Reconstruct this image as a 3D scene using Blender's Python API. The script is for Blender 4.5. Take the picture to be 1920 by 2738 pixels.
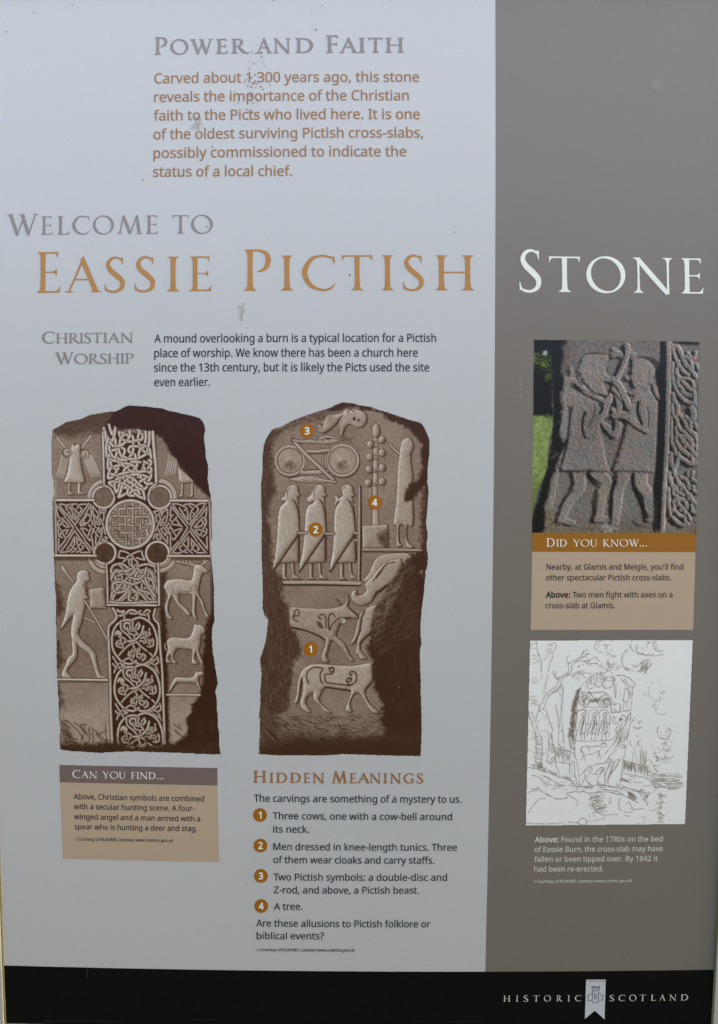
import bpy, math, random
import numpy as np
from mathutils import Vector, Matrix
from mathutils.geometry import delaunay_2d_cdt

for o in list(bpy.data.objects):
    bpy.data.objects.remove(o)
scene = bpy.context.scene
COL = scene.collection

# ---------------------------------------------------------------- camera, sky, sun, exposure
# Straight lines of the photographed panel gave its tilt and the lens' slight barrel bow.  PIX works in
# pixels of the 1920 x 2738 photograph; the panel itself stands upright at y = 0, facing -y.
KD, C0X, C0Y = 0.01106817, 960 - 142.137, 1369 + 130.381
HA, HB, HG, HH = 0.00086718, -0.00292724, 0.00590623, -0.02331363
FOC = 2.8                       # focal length in thousands of pixels
M_PER_U = 0.305                 # metres for a thousand pixels: an A1 sheet
ZC = 1.06                       # height of the sheet's middle above the grass
Hm = np.linalg.inv(np.array([[1, HA, 0], [HB, 1, 0], [HG, HH, 1]]))
K = np.array([[FOC, 0, (960 - C0X) / 1000], [0, FOC, (1369 - C0Y) / 1000], [0, 0, 1]])
B = np.linalg.inv(K) @ Hm
B = B / np.linalg.norm(B[:, 0])
R1 = B[:, 0]
R2 = B[:, 1] - R1 * (B[:, 1] @ R1); R2 /= np.linalg.norm(R2)
R3 = np.cross(R1, R2)
RT = np.stack([R1, R2, R3]).T             # panel frame -> camera frame
CAM_P = -RT.T @ B[:, 2]                   # camera in the panel frame (u right, v down, w away)
UC, VC = (960 - C0X) / 1000, (1369 - C0Y) / 1000
def panel_to_world(P):
    P = np.asarray(P, float)
    return np.stack([(P[..., 0] - UC) * M_PER_U, P[..., 2] * M_PER_U, ZC - (P[..., 1] - VC) * M_PER_U], -1)
cam = bpy.data.cameras.new('camera')
cam_ob = bpy.data.objects.new('camera', cam); COL.objects.link(cam_ob)
def axis(v): return Vector((v[0], v[2], -v[1]))
ax, ay, az = axis(RT[0]), axis(RT[1]), axis(RT[2])
m4 = Matrix((ax, -ay, -az)).transposed().to_4x4()
m4.translation = Vector(panel_to_world(CAM_P))
cam_ob.matrix_world = m4
cam.sensor_fit = 'VERTICAL'; cam.sensor_height = 24.0; cam.sensor_width = 24.0
cam.lens = FOC * 24.0 / 2.738
cam.clip_start = 0.01; cam.clip_end = 500
scene.camera = cam_ob

SUN_EL, SUN_AZ = 12.0, 103.0           # a low veiled sun off to one side: the face of the board sees only sky
world = bpy.data.worlds.new('World'); scene.world = world; world.use_nodes = True
wn = world.node_tree; wn.nodes.clear()
sky = wn.nodes.new('ShaderNodeTexSky'); sky.sky_type = 'NISHITA'; sky.sun_disc = False
sky.sun_elevation = math.radians(SUN_EL); sky.sun_rotation = math.radians(180 - SUN_AZ)
sky.altitude = 50; sky.air_density = 0.45; sky.dust_density = 5.0; sky.ozone_density = 0.3
bg = wn.nodes.new('ShaderNodeBackground'); bg.inputs['Strength'].default_value = 0.15
wo = wn.nodes.new('ShaderNodeOutputWorld')
wn.links.new(sky.outputs['Color'], bg.inputs['Color']); wn.links.new(bg.outputs['Background'], wo.inputs['Surface'])
sun = bpy.data.lights.new('sun', 'SUN'); sun.energy = 0.5; sun.angle = math.radians(12); sun.color = (1.0, .96, .9)
sun_ob = bpy.data.objects.new('sun', sun); COL.objects.link(sun_ob)
sd_ = Vector((math.sin(math.radians(SUN_AZ)) * math.cos(math.radians(SUN_EL)), -math.cos(math.radians(SUN_AZ)) * math.cos(math.radians(SUN_EL)), math.sin(math.radians(SUN_EL))))
sun_ob.rotation_euler = (-sd_).to_track_quat('-Z', 'Y').to_euler(); sun_ob.location = sd_ * 20
vs = scene.view_settings
vs.view_transform = 'Standard'; vs.look = 'None'; vs.gamma = 1.0; vs.use_curve_mapping = False
vs.exposure = 3.06

# ---------------------------------------------------------------- pixel <-> panel
def und(p):
    d = (np.asarray(p, float) - (C0X, C0Y)) / 1000
    return d * (1 + KD * (d ** 2).sum(-1, keepdims=True))
def dis(d):
    d = np.asarray(d, float); q = d.copy()
    for _ in range(6):
        q = d / (1 + KD * (q ** 2).sum(-1, keepdims=True))
    return q * 1000 + (C0X, C0Y)
def world_at(px, lift=0.0):
    """photograph pixel -> point of the upright board, lift metres in front of its face"""
    p = np.asarray(px, float)
    d = np.stack([(p[..., 0] - 960) / 1000 / FOC, (p[..., 1] - 1369) / 1000 / FOC, np.ones(p.shape[:-1])], -1)
    dp = d @ RT                                   # rows: R^T d
    t = (-lift / M_PER_U - CAM_P[2]) / dp[..., 2]
    return panel_to_world(CAM_P + dp * t[..., None])

# ---------------------------------------------------------------- materials
def lin(c):
    c = np.asarray(c, float) / 255.0
    return np.where(c <= .04045, c / 12.92, ((c + .055) / 1.055) ** 2.4)
SPEC, ROUGH = 0.60, 0.34
WHITE = np.array([.583, .558, .499])
def ink(obs, white, veil=.03):
    """reflectance of a printed colour, from how it and the white sheet beside it look"""
    return np.clip((lin(obs) - veil) / (lin(white) - veil), .004, 1.6) * WHITE
def print_mat(name, rgb, mottle=.03, rough=ROUGH, spec=SPEC, attr=None):
    m = bpy.data.materials.new(name); m.use_nodes = True
    n = m.node_tree; b = n.nodes['Principled BSDF']
    tc = n.nodes.new('ShaderNodeTexCoord')
    no = n.nodes.new('ShaderNodeTexNoise'); no.inputs['Scale'].default_value = 900; no.inputs['Detail'].default_value = 3
    n2 = n.nodes.new('ShaderNodeTexNoise'); n2.inputs['Scale'].default_value = 9; n2.inputs['Detail'].default_value = 4
    n.links.new(tc.outputs['Object'], no.inputs['Vector']); n.links.new(tc.outputs['Object'], n2.inputs['Vector'])
    ad = n.nodes.new('ShaderNodeMath'); ad.operation = 'ADD'
    n.links.new(no.outputs['Fac'], ad.inputs[0]); n.links.new(n2.outputs['Fac'], ad.inputs[1])
    mr = n.nodes.new('ShaderNodeMapRange'); mr.inputs[1].default_value = .6; mr.inputs[2].default_value = 1.4
    mr.inputs[3].default_value = 1 - mottle; mr.inputs[4].default_value = 1 + mottle
    n.links.new(ad.outputs[0], mr.inputs[0])
    mx = n.nodes.new('ShaderNodeVectorMath'); mx.operation = 'SCALE'
    if attr:
        at = n.nodes.new('ShaderNodeAttribute'); at.attribute_name = attr
        n.links.new(at.outputs['Color'], mx.inputs[0])
    else:
        mx.inputs[0].default_value = tuple(float(v) for v in rgb)
    n.links.new(mr.outputs[0], mx.inputs['Scale'])
    # faint uneven ink, a touch different in each colour
    n3 = n.nodes.new('ShaderNodeTexNoise'); n3.inputs['Scale'].default_value = 420; n3.inputs['Detail'].default_value = 2
    n.links.new(tc.outputs['Object'], n3.inputs['Vector'])
    ma = n.nodes.new('ShaderNodeVectorMath'); ma.operation = 'MULTIPLY_ADD'
    ma.inputs[1].default_value = (.16, .10, .18); ma.inputs[2].default_value = (.92, .95, .91)
    n.links.new(n3.outputs['Color'], ma.inputs[0])
    mu = n.nodes.new('ShaderNodeVectorMath'); mu.operation = 'MULTIPLY'
    n.links.new(mx.outputs[0], mu.inputs[0]); n.links.new(ma.outputs[0], mu.inputs[1])
    n.links.new(mu.outputs[0], b.inputs['Base Color'])
    rr = n.nodes.new('ShaderNodeMapRange'); rr.inputs[3].default_value = rough - .05; rr.inputs[4].default_value = rough + .05
    n.links.new(n2.outputs['Fac'], rr.inputs[0]); n.links.new(rr.outputs[0], b.inputs['Roughness'])
    b.inputs['Specular IOR Level'].default_value = spec
    return m

W_TOP, W_700, W_1300, W_1900, W_2500 = (184, 190, 199), (180, 184, 190), (172, 175, 180), (163, 165, 168), (147, 149, 152)
MAT = {
    'white': print_mat('printed white', WHITE, .02),
    'grey': print_mat('printed warm grey', np.array([.209, .174, .131]), .035),
    'black': print_mat('printed black', (.0035, .0035, .004), .1, spec=.2),
    'grey_text': print_mat('grey lettering', ink((134, 129, 128), W_700, .045)),
    'orange_big': print_mat('ochre lettering', ink((166, 126, 78), W_700, .04)),
    'orange_text': print_mat('ochre small lettering', ink((150, 115, 74), W_TOP, .045)),
    'brown_head': print_mat('brown heading', ink((136, 96, 60), W_1900, .012)),
    'dark_text': print_mat('black lettering', (.022, .022, .026)),
    'white_text': print_mat('white lettering', ink((217, 225, 223), (182, 187, 193), .04)),
    'pale_text': print_mat('pale lettering', ink((166, 166, 161), (152, 154, 157), .015)),
    'badge': print_mat('ochre badge', ink((145, 96, 34), W_1300, .02)),
    'band_ochre': print_mat('ochre band', ink((139, 96, 44), W_1300, .015)),
    'band_grey': print_mat('grey band', ink((104, 92, 90), W_1900, .02)),
    'tan': print_mat('tan box', ink((157, 141, 123), W_1900, .015)),
    'logo_line': print_mat('dark emblem line', (.05, .05, .06)),
    'picture': print_mat('printed picture', None, .02, attr='ink'),
}

# ---------------------------------------------------------------- object helpers
def link(o, parent=None):
    COL.objects.link(o)
    if parent is not None:
        o.parent = parent
        o.matrix_parent_inverse = Matrix.Identity(4)
        o.location = -Vector(ORG)
        if parent is not ROOT: o.location = (0, 0, 0)
    return o
def mesh_ob(name, verts, faces, mat, parent=None, label=None):
    me = bpy.data.meshes.new(name)
    me.from_pydata([tuple(v) for v in verts], [], [tuple(f) for f in faces])
    me.materials.append(mat); me.update()
    o = bpy.data.objects.new(name, me)
    if label: o['label'] = label
    return link(o, parent)
ORG = (0.0, 0.0, 0.0)
ROOT = bpy.data.objects.new('information_panel', None)
ROOT.empty_display_size = .1
ROOT.location = ORG
COL.objects.link(ROOT)
ROOT['label'] = 'tall framed information panel about a carved Pictish stone, pale with a grey column'
ROOT['category'] = 'information panel'

def quad_px(name, px, mat, lift, parent=None, label=None, n=14):
    """flat printed field given by four pixel corners; edges straight on the sheet"""
    U = und(px)
    g = np.linspace(0, 1, n)
    a, b = np.meshgrid(g, g)
    a, b = a[..., None], b[..., None]
    P = (U[0] * (1 - a) + U[1] * a) * (1 - b) + (U[3] * (1 - a) + U[2] * a) * b
    V = world_at(dis(P), lift).reshape(-1, 3)
    F = [(j * n + i, (j + 1) * n + i, (j + 1) * n + i + 1, j * n + i + 1) for j in range(n - 1) for i in range(n - 1)]
    return mesh_ob(name, V, F, mat, parent, label)

# ---------------------------------------------------------------- lettering
def union(polys, holes=()):
    """triangles of overlapping outlines minus holes, without coincident faces"""
    vs_, fs, hole = [], [], []
    for grp, h in ((polys, 0), (holes, 1)):
        for P in grp:
            P = [p for i, p in enumerate(P) if (abs(p[0] - P[i - 1][0]) + abs(p[1] - P[i - 1][1])) > 1e-5]
            if len(P) < 3: continue
            A = sum(P[i - 1][0] * P[i][1] - P[i][0] * P[i - 1][1] for i in range(len(P)))
            if A < 0: P = P[::-1]
            k = len(vs_); vs_ += [Vector(p) for p in P]; fs.append(list(range(k, k + len(P)))); hole.append(h)
    ed = [(fs_[i - 1], fs_[i]) for fs_ in fs for i in range(len(fs_))]
    v, e, f, ov, oe, of = delaunay_2d_cdt(vs_, ed, [], 0, 1e-6)
    v = np.array([(p.x, p.y) for p in v]); f = [t for t in f if len(t) == 3]
    cen = np.array([v[list(t)].mean(0) for t in f])
    def winding(ids):
        P = np.array([vs_[i][:] for i in ids]); Q = np.roll(P, -1, 0); w = np.zeros(len(cen), int)
        for (x1, y1), (x2, y2) in zip(P, Q):
            left = (x2 - x1) * (cen[:, 1] - y1) - (cen[:, 0] - x1) * (y2 - y1)
            w += ((y1 <= cen[:, 1]) & (y2 > cen[:, 1]) & (left > 0)).astype(int) - ((y1 > cen[:, 1]) & (y2 <= cen[:, 1]) & (left < 0)).astype(int)
        return w
    inn = np.zeros(len(cen), bool); out = np.zeros(len(cen), bool)
    for ids, h in zip(fs, hole):
        w = winding(ids)
        if h: out |= w > 0
        else: inn |= w > 0
    return v, [t for t, i, o_ in zip(f, inn, out) if i and not o_]

def offset_poly(P, d):
    P = np.array(P, float); n = len(P); out = []
    A = sum(P[i - 1][0] * P[i][1] - P[i][0] * P[i - 1][1] for i in range(n))
    sg = 1 if A > 0 else -1
    for i in range(n):
        a, b, c = P[i - 1], P[i], P[(i + 1) % n]
        e1, e2 = b - a, c - b
        l1, l2 = np.hypot(*e1) + 1e-9, np.hypot(*e2) + 1e-9
        n1, n2 = np.array([e1[1], -e1[0]]) / l1, np.array([e2[1], -e2[0]]) / l2
        m = n1 + n2; q = m @ m
        out.append(tuple(b + sg * d * 2 * m / max(q, .8)))
    return out

GLYPH_DATA = """ 364
,375|57,-181 97,-6 127,162 259,162 269,147 216,-16 148,-181
-451|56,321 56,430 395,430 395,321
.375|186,-20 164,-17 144,-10 126,3 112,21 104,45 101,76 104,107 112,131 126,148 144,160 164,167 186,169 209,167 230,160 249,148 263,131 272,107 275,76 272,45 263,21 249,3 230,-10 209,-17
0801|399,-14 296,1 213,47 149,123 114,197 89,286 74,387 69,501 72,604 83,697 102,779 128,849 163,908 207,954 261,988 325,1009 399,1015 502,1000 585,955 650,880 686,806 712,718 727,616 732,501 729,399 718,307 699,225 672,154 637,95 592,48 539,13 474,-7|399,91 467,102 520,136 560,193 586,272 602,375 608,501 602,626 586,729 560,808 520,865 467,899 399,910 331,899 277,865 239,808 213,729 197,626 192,501 197,376 213,273 239,193 277,136 331,102
1801|377,0 377,699 378,796 382,871 342,834 296,794 189,707 125,790 395,1000 497,1000 497,0
2801|67,0 67,102 329,367 457,501 488,540 514,579 535,617 550,656 559,697 562,741 556,792 540,833 513,866 477,890 434,904 385,909 339,906 296,898 257,884 144,814 78,896 120,927 165,955 214,980 267,999 324,1010 385,1014 472,1006 546,983 606,943 652,890 679,825 688,748 684,697 673,648 655,602 631,556 601,511 566,466 431,324 223,118 223,112 728,112 728,0
3801|338,-14 192,-2 148,8 105,22 63,41 63,155 199,107 339,90 420,95 485,113 533,142 566,182 586,230 592,287 584,344 560,389 519,422 463,445 394,459 312,464 216,464 216,569 314,569 389,574 452,592 501,620 536,659 557,704 564,758 559,803 543,840 515,870 479,893 434,906 382,910 331,908 285,900 244,887 130,826 69,910 107,937 151,961 201,983 256,1000 316,1011 381,1014 477,1006 554,983 614,944 657,893 682,834 690,766 684,703 666,650 634,606 593,570 542,544 483,527 483,521 557,506 616,481 662,445 695,400 715,346 721,284 717,229 703,177 681,130 649,88 607,52 555,24 493,3 421,-10
4801|508,0 508,227 29,227 29,332 500,1006 627,1006 627,338 773,338 773,227 627,227 627,0|150,338 508,338 508,653 511,777 515,874 510,874 482,817 450,765
7801|190,0 601,888 62,888 62,1000 732,1000 732,905 326,0
8801|403,-14 304,-6 222,17 155,57 107,110 78,176 69,255 72,299 81,338 97,374 119,406 144,435 174,461 276,522 230,552 188,586 152,624 124,667 107,718 101,776 105,825 118,868 140,905 169,938 205,965 246,986 293,1002 344,1011 399,1014 482,1007 554,987 615,952 662,905 690,846 699,775 696,736 687,701 673,669 654,641 631,614 604,590 508,529 620,463 652,437 679,408 701,377 718,342 728,303 731,259 721,181 692,114 642,60 576,19 496,-6|405,577 451,599 492,624 527,651 555,684 572,723 577,770 572,813 555,849 528,877 492,898 448,910 398,915 349,910 307,898 271,877 243,849 227,813 221,770 224,738 232,709 246,683 264,661 286,641 312,624|401,84 463,89 515,106 557,132 587,168 605,210 611,258 604,304 585,344 553,379 511,410 460,438 401,464 378,472 321,445 275,414 237,382 211,345 194,302 189,254 195,208 212,167 241,132 282,106 335,89
:375|186,580 164,582 144,590 126,602 112,620 104,645 101,675 104,707 112,732 126,749 144,761 164,768 186,770 209,768 230,761 249,749 263,732 272,707 275,675 272,645 263,620 249,602 230,590 209,582|186,-20 164,-17 144,-10 126,3 112,21 104,45 101,76 104,107 112,131 126,148 144,160 164,167 186,169 209,167 230,160 249,148 263,131 272,107 275,76 272,45 263,21 249,3 230,-10 209,-17
?608|196,282 196,319 207,411 243,485 314,557 398,634 441,695 454,766 449,808 434,842 410,870 377,890 335,902 284,906 240,904 200,898 162,889 60,847 17,945 141,994 188,1005 238,1012 293,1014 375,1007 443,985 499,948 539,899 563,839 571,769 569,729 562,693 551,662 494,581 406,501 335,433 303,375 294,305 294,282|251,-20 227,-17 206,-10 188,3 175,21 167,45 164,76 167,107 175,131 188,148 206,160 227,167 251,169 273,167 293,160 311,148 325,131 333,107 336,76 333,45 325,21 311,3 293,-10 273,-17
A895|0,0 391,1004 504,1004 894,0 763,0 643,310 246,310 127,0|289,422 605,422 493,724 479,765 460,826 445,874 423,789 402,724
B910|136,0 136,1000 422,1000 536,994 631,975 705,945 758,899 790,835 801,752 796,697 779,648 752,606 715,572 667,547 611,531 611,524 651,515 689,503 725,487 756,467 783,442 805,412 822,376 831,333 835,284 824,201 793,131 742,74 672,33 587,8 487,0|262,574 447,574 524,579 582,593 623,616 650,648 666,688 671,738 664,788 645,827 613,856 566,876 504,888 427,892 262,892|262,106 464,106 543,112 605,129 648,158 677,196 695,242 700,294 694,343 676,385 646,421 601,448 537,464 454,469 262,469
C885|545,-14 449,-7 364,14 290,49 227,97 176,157 137,228 108,310 91,401 85,501 92,598 110,687 141,768 183,840 238,900 304,949 381,985 468,1007 566,1014 667,1007 759,988 842,955 791,849 688,887 564,903 465,891 380,855 311,796 260,715 229,616 218,500 228,384 257,286 305,205 372,145 458,109 563,97 688,108 803,136 803,27 687,-4
E779|136,0 136,1000 695,1000 695,889 262,889 262,577 669,577 669,468 262,468 262,111 695,111 695,0
F727|136,0 136,1000 695,1000 695,889 262,889 262,535 668,535 668,424 262,424 262,0
G1020|564,-14 466,-7 379,14 303,48 237,96 183,155 141,226 110,308 92,399 85,500 92,600 113,690 147,772 194,843 253,902 324,950 407,986 500,1007 604,1014 763,999 902,955 854,846 735,887 597,903 486,891 393,855 317,796 262,715 228,616 217,500 221,424 234,353 256,289 286,233 327,185 377,146 438,118 510,101 594,95 706,102 790,119 790,416 570,416 570,528 916,528 916,38 752,-1
H1038|136,0 136,1000 262,1000 262,577 775,577 775,1000 901,1000 901,0 775,0 775,466 262,466 262,0
I475|56,0 56,73 174,99 174,899 56,927 56,1000 417,1000 417,927 300,899 300,99 417,73 417,0
L734|136,0 136,1000 262,1000 262,112 699,112 699,0
M1270|136,0 136,1000 322,1000 630,181 636,181 950,1000 1134,1000 1134,0 1010,0 1010,615 1013,759 1020,875 1014,875 681,0 577,0 248,877 242,877 249,760 252,606 252,0
N1064|136,0 136,1000 282,1000 815,172 821,172 817,239 813,338 811,436 811,1000 929,1000 929,0 782,0 246,831 241,831 249,709 252,559 252,0
P847|136,0 136,1000 401,1000 519,991 615,966 686,923 736,865 766,792 776,706 772,652 759,600 739,551 708,506 667,467 614,434 549,409 470,394 377,389 262,389 262,0|262,497 363,497 450,502 521,518 576,543 615,581 638,634 646,700 639,759 618,807 584,845 535,871 470,887 389,892 262,892
R871|136,0 136,1000 412,1000 525,992 617,969 687,929 736,874 766,803 776,716 773,665 763,621 746,583 725,550 700,521 672,498 576,448 850,0 703,0 461,413 262,413 262,0|262,520 412,520 486,525 545,541 590,568 621,605 639,653 646,710 639,769 620,816 587,849 540,872 480,886 405,891 262,891
S769|346,-14 190,-1 71,34 71,154 197,113 352,95 420,100 476,115 520,139 552,171 571,210 577,256 575,287 568,315 556,339 539,361 515,382 484,401 342,462 264,495 200,533 149,576 113,626 91,687 84,759 89,810 102,855 125,896 155,931 193,960 237,983 288,1000 343,1011 403,1014 555,999 679,958 640,850 527,888 401,903 343,899 296,886 259,863 233,834 217,799 211,758 214,726 221,698 232,674 249,652 272,632 301,613 430,556 579,487 616,460 647,431 672,398 689,360 700,317 703,268 692,185 660,116 606,60 535,19 448,-6
T779|326,0 326,889 14,889 14,1000 763,1000 763,889 452,889 452,0
W1303|282,0 17,1000 148,1000 304,389 333,265 352,151 373,270 405,396 581,1000 711,1000 895,392 929,264 950,151 969,264 999,391 1153,1000 1284,1000 1018,0 891,0 696,655 674,737 655,809 646,853 631,775 598,651 409,0
Z801|53,0 53,95 580,888 70,888 70,1000 732,1000 732,905 206,112 746,112 746,0
a786|301,-14 237,-8 180,10 132,40 94,83 72,139 64,209 74,278 104,335 153,382 222,416 313,438 424,448 552,452 552,497 547,553 534,597 511,627 480,648 442,660 396,664 284,646 185,606 147,699 263,744 309,755 355,761 403,763 487,757 555,737 606,703 643,655 665,591 672,511 672,0 583,0 559,106 553,106 520,69 486,39 450,15 410,-1 360,-11|329,85 389,91 442,109 487,138 522,179 543,233 550,300 550,367 440,363 356,355 291,340 246,318 216,288 198,251 192,207 196,169 209,138 230,115 258,99 291,89
b861|475,-14 420,-10 371,0 331,18 296,41 266,67 242,95 232,95 207,0 119,0 119,1064 242,1064 242,805 240,716 235,651 242,651 266,681 296,708 331,731 371,749 420,760 475,763 562,752 637,720 700,666 747,590 775,494 784,375 775,257 746,160 699,84 636,30 561,-3|457,88 518,96 568,121 607,162 635,219 651,291 657,377 644,501 606,590 543,643 454,661 383,653 327,631 289,592 263,538 247,467 242,380 242,374 247,289 263,218 288,162 327,121 383,96
c672|420,-14 356,-9 297,4 243,27 195,59 154,101 121,153 97,215 82,288 77,371 82,458 98,533 123,597 158,649 200,692 249,724 304,747 364,760 429,765 539,753 626,724 588,622 510,646 426,657 329,639 260,586 218,497 204,373 210,289 228,220 258,165 300,124 354,100 419,92 527,105 613,136 613,27 530,-4
d861|385,-14 298,-3 223,29 161,83 114,159 86,256 77,374 86,492 115,590 162,666 224,721 299,754 387,765 441,761 488,750 529,732 563,709 593,683 619,654 627,654 623,708 619,765 619,1064 742,1064 742,0 643,0 625,101 619,101 594,71 564,44 529,20 488,1 440,-10|405,88 476,95 532,117 572,153 599,204 615,270 620,350 620,373 615,459 600,530 574,588 535,629 478,654 403,662 343,654 293,627 254,583 227,525 210,454 204,371 210,288 227,219 254,162 293,121 343,96
e790|438,-14 370,-9 307,5 250,29 199,63 157,106 123,159 97,221 82,291 77,370 82,448 95,519 118,581 150,636 188,681 235,717 287,744 345,759 409,765 470,760 526,746 575,723 618,691 653,651 681,604 702,551 714,491 718,426 718,352 204,352 213,273 235,209 270,158 317,121 375,98 444,91 571,104 685,143 685,35 571,-2|207,450 590,450 585,509 570,561 546,604 511,637 465,657 408,664 353,658 306,639 268,607 239,564 218,512
f482|153,0 153,655 21,655 21,713 153,755 153,798 160,886 181,956 217,1008 266,1043 325,1064 396,1071 478,1064 542,1046 510,950 458,964 398,971 360,966 330,952 306,929 289,897 279,853 276,800 276,751 465,751 465,655 276,655 276,0
g861|406,-336 303,-331 213,-315 136,-289 136,-175 216,-208 308,-227 413,-234 473,-228 524,-209 565,-177 596,-135 614,-83 620,-22 620,7 622,55 625,99 619,99 560,36 482,-1 387,-14 297,-3 221,31 159,88 113,165 86,261 77,374 86,485 113,580 159,659 221,718 296,753 385,765 433,762 478,752 519,737 557,715 590,686 620,651 627,651 644,751 742,751 742,-13 733,-111 706,-192 660,-255 596,-300 511,-327|405,87 474,94 529,114 570,148 599,197 616,262 622,345 622,374 616,467 598,540 569,595 526,631 471,654 402,661 344,653 296,628 256,586 228,529 210,458 204,373 210,287 227,217 256,160 295,120 345,95
h866|119,0 119,1064 242,1064 242,752 235,647 244,647 271,682 304,711 342,734 385,750 430,760 478,763 561,756 630,734 683,698 722,646 744,576 752,489 752,0 630,0 630,480 612,581 556,641 462,661 387,653 329,630 289,590 263,536 248,469 242,388 242,0
i361|182,875 163,878 145,884 130,895 119,910 112,930 109,954 112,978 119,998 130,1013 145,1024 163,1030 182,1032 200,1030 217,1024 232,1013 244,998 251,978 254,954 251,930 244,910 232,895 217,884 200,878|119,0 119,751 242,751 242,0
k748|119,0 119,1064 241,1064 241,508 239,450 235,387 241,387 266,419 300,461 331,497 570,751 714,751 410,430 735,0 587,0 326,350 241,276 241,0
l361|119,0 119,1064 242,1064 242,0
m1310|119,0 119,751 218,751 237,648 244,648 270,684 301,714 338,736 379,752 421,762 465,765 569,751 646,709 695,639 702,639 730,678 764,710 805,734 849,751 895,761 943,765 1020,757 1084,736 1133,700 1168,647 1189,577 1196,489 1196,0 1074,0 1074,483 1057,582 1006,641 922,661 856,654 804,633 765,598 739,550 724,488 718,415 718,0 597,0 597,483 580,582 528,641 443,661 375,653 322,630 286,591 262,538 247,470 242,389 242,0
n866|119,0 119,751 218,751 237,648 244,648 271,684 305,714 345,736 388,752 434,762 480,765 563,757 630,736 683,700 722,647 744,577 752,489 752,0 630,0 630,480 612,581 556,641 462,661 388,653 330,630 290,591 263,538 248,470 242,389 242,0
o847|422,-14 358,-9 299,6 244,32 196,67 155,111 122,165 97,227 82,298 77,377 87,491 119,587 171,664 241,720 326,754 426,765 491,760 551,744 606,719 654,684 694,640 728,588 752,526 767,456 772,377 761,262 730,166 677,88 607,31 522,-3|424,88 493,97 549,123 591,166 621,224 638,294 644,377 638,459 621,529 591,585 549,627 493,653 423,661 353,653 298,627 256,585 228,529 210,459 204,377 210,294 228,224 257,166 299,123 355,97
p861|119,-336 119,751 220,751 237,648 242,648 267,679 296,707 331,731 371,750 420,761 476,765 563,754 637,722 700,668 747,593 775,496 784,377 775,259 747,162 700,85 637,30 562,-3 475,-14 420,-10 372,1 331,19 296,42 266,67 242,95 234,95 239,35 242,-28 242,-336|457,88 500,92 537,105 569,126 596,154 618,189 635,229 647,275 654,324 657,378 651,458 635,527 607,584 568,627 517,653 454,661 385,654 331,632 292,597 266,546 249,481 242,401 242,377 247,291 263,220 288,163 327,122 383,97
r578|119,0 119,751 220,751 234,613 239,613 266,653 297,688 333,720 374,745 419,760 469,765 515,763 557,756 542,643 502,650 461,653 423,649 387,639 353,621 322,597 295,568 272,533 256,493 246,449 242,401 242,0
s671|308,-14 173,-1 73,34 73,146 181,104 224,94 267,88 311,85 368,89 413,99 447,116 470,138 484,165 489,196 473,246 418,291 304,342 179,398 147,418 121,440 99,465 84,494 75,527 71,566 80,624 106,674 149,713 206,742 274,759 353,765 481,751 592,714 550,616 451,650 345,664 298,661 260,653 229,639 207,621 194,599 189,573 191,553 197,536 207,520 268,478 382,430 504,375 535,354 561,332 581,307 596,278 605,245 608,207 599,140 572,85 527,42 466,11 393,-8
t506|349,-14 311,-12 274,-5 240,6 209,23 182,47 160,77 143,115 132,162 129,218 129,655 22,655 22,714 130,763 179,923 252,923 252,751 469,751 469,655 252,655 252,221 256,180 267,146 285,120 309,101 337,90 370,87 427,92 475,102 475,8 419,-8
u866|384,-14 301,-7 232,15 179,51 141,103 118,173 111,259 111,751 235,751 235,268 254,168 309,108 402,88 477,96 534,119 575,158 602,212 618,279 623,360 623,751 746,751 746,0 646,0 627,99 622,99 594,64 561,35 521,13 477,-2 431,-11
v711|284,0 0,751 132,751 291,308 315,239 338,167 352,109 357,109 373,168 397,241 420,308 580,751 711,751 426,0
w1101|221,1 15,752 143,752 246,352 276,230 296,127 301,127 314,186 332,260 352,329 485,752 619,752 748,329 778,225 798,129 804,129 823,225 854,352 959,752 1085,752 877,1 732,1 604,424 572,537 552,623 546,623 528,537 496,423 361,1
x741|25,0 297,384 38,751 178,751 371,468 563,751 702,751 443,384 716,0 576,0 371,300 164,0
y714|118,-336 59,-333 15,-325 15,-227 53,-232 98,-235 138,-231 173,-219 202,-199 226,-172 247,-140 265,-102 304,-3 1,751 133,751 296,324 333,216 359,119 364,119 390,211 429,325 581,751 714,751 391,-104 362,-170 328,-226 289,-273 242,-308 185,-329
©840|133,0 133,1000 707,1000 707,0|204,71 637,71 637,929 204,929
’840|133,0 133,1000 707,1000 707,0|204,71 637,71 637,929 204,929"""
SANS, SANS_ADV = {}, {}
for row in GLYPH_DATA.split('\n'):
    ch = row[0]; head, *cs = row[1:].split('|')
    SANS_ADV[ch] = int(head) / 1000.0
    SANS[ch] = [[tuple(int(q) / 1000.0 for q in p.split(',')) for p in c.split()] for c in cs]
SANS['’'] = [[(x, y + .78) for x, y in P] for P in SANS[',']]; SANS_ADV['’'] = SANS_ADV[',']
def _circ(r, sg): return [(.42 + r * math.cos(sg * a), .36 + r * math.sin(sg * a)) for a in np.linspace(0, 2 * math.pi, 28, endpoint=False)]
SANS['©'] = [_circ(.37, -1), _circ(.305, 1)] + [[(.22 + x * .5, .17 + y * .5) for x, y in P] for P in SANS['c']]; SANS_ADV['©'] = .84
_cache = {}
def sans(ch, w):
    if (ch, w) not in _cache:
        add, sub = [], []
        for P in SANS[ch]:
            A = sum(P[i - 1][0] * P[i][1] - P[i][0] * P[i - 1][1] for i in range(len(P)))
            if A < 0: add.append(offset_poly(P, w))
            else: sub.append(offset_poly(P, -w))
        if not add: add, sub = sub, add
        _cache[(ch, w)] = union(add, sub)
    return _cache[(ch, w)]

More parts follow.
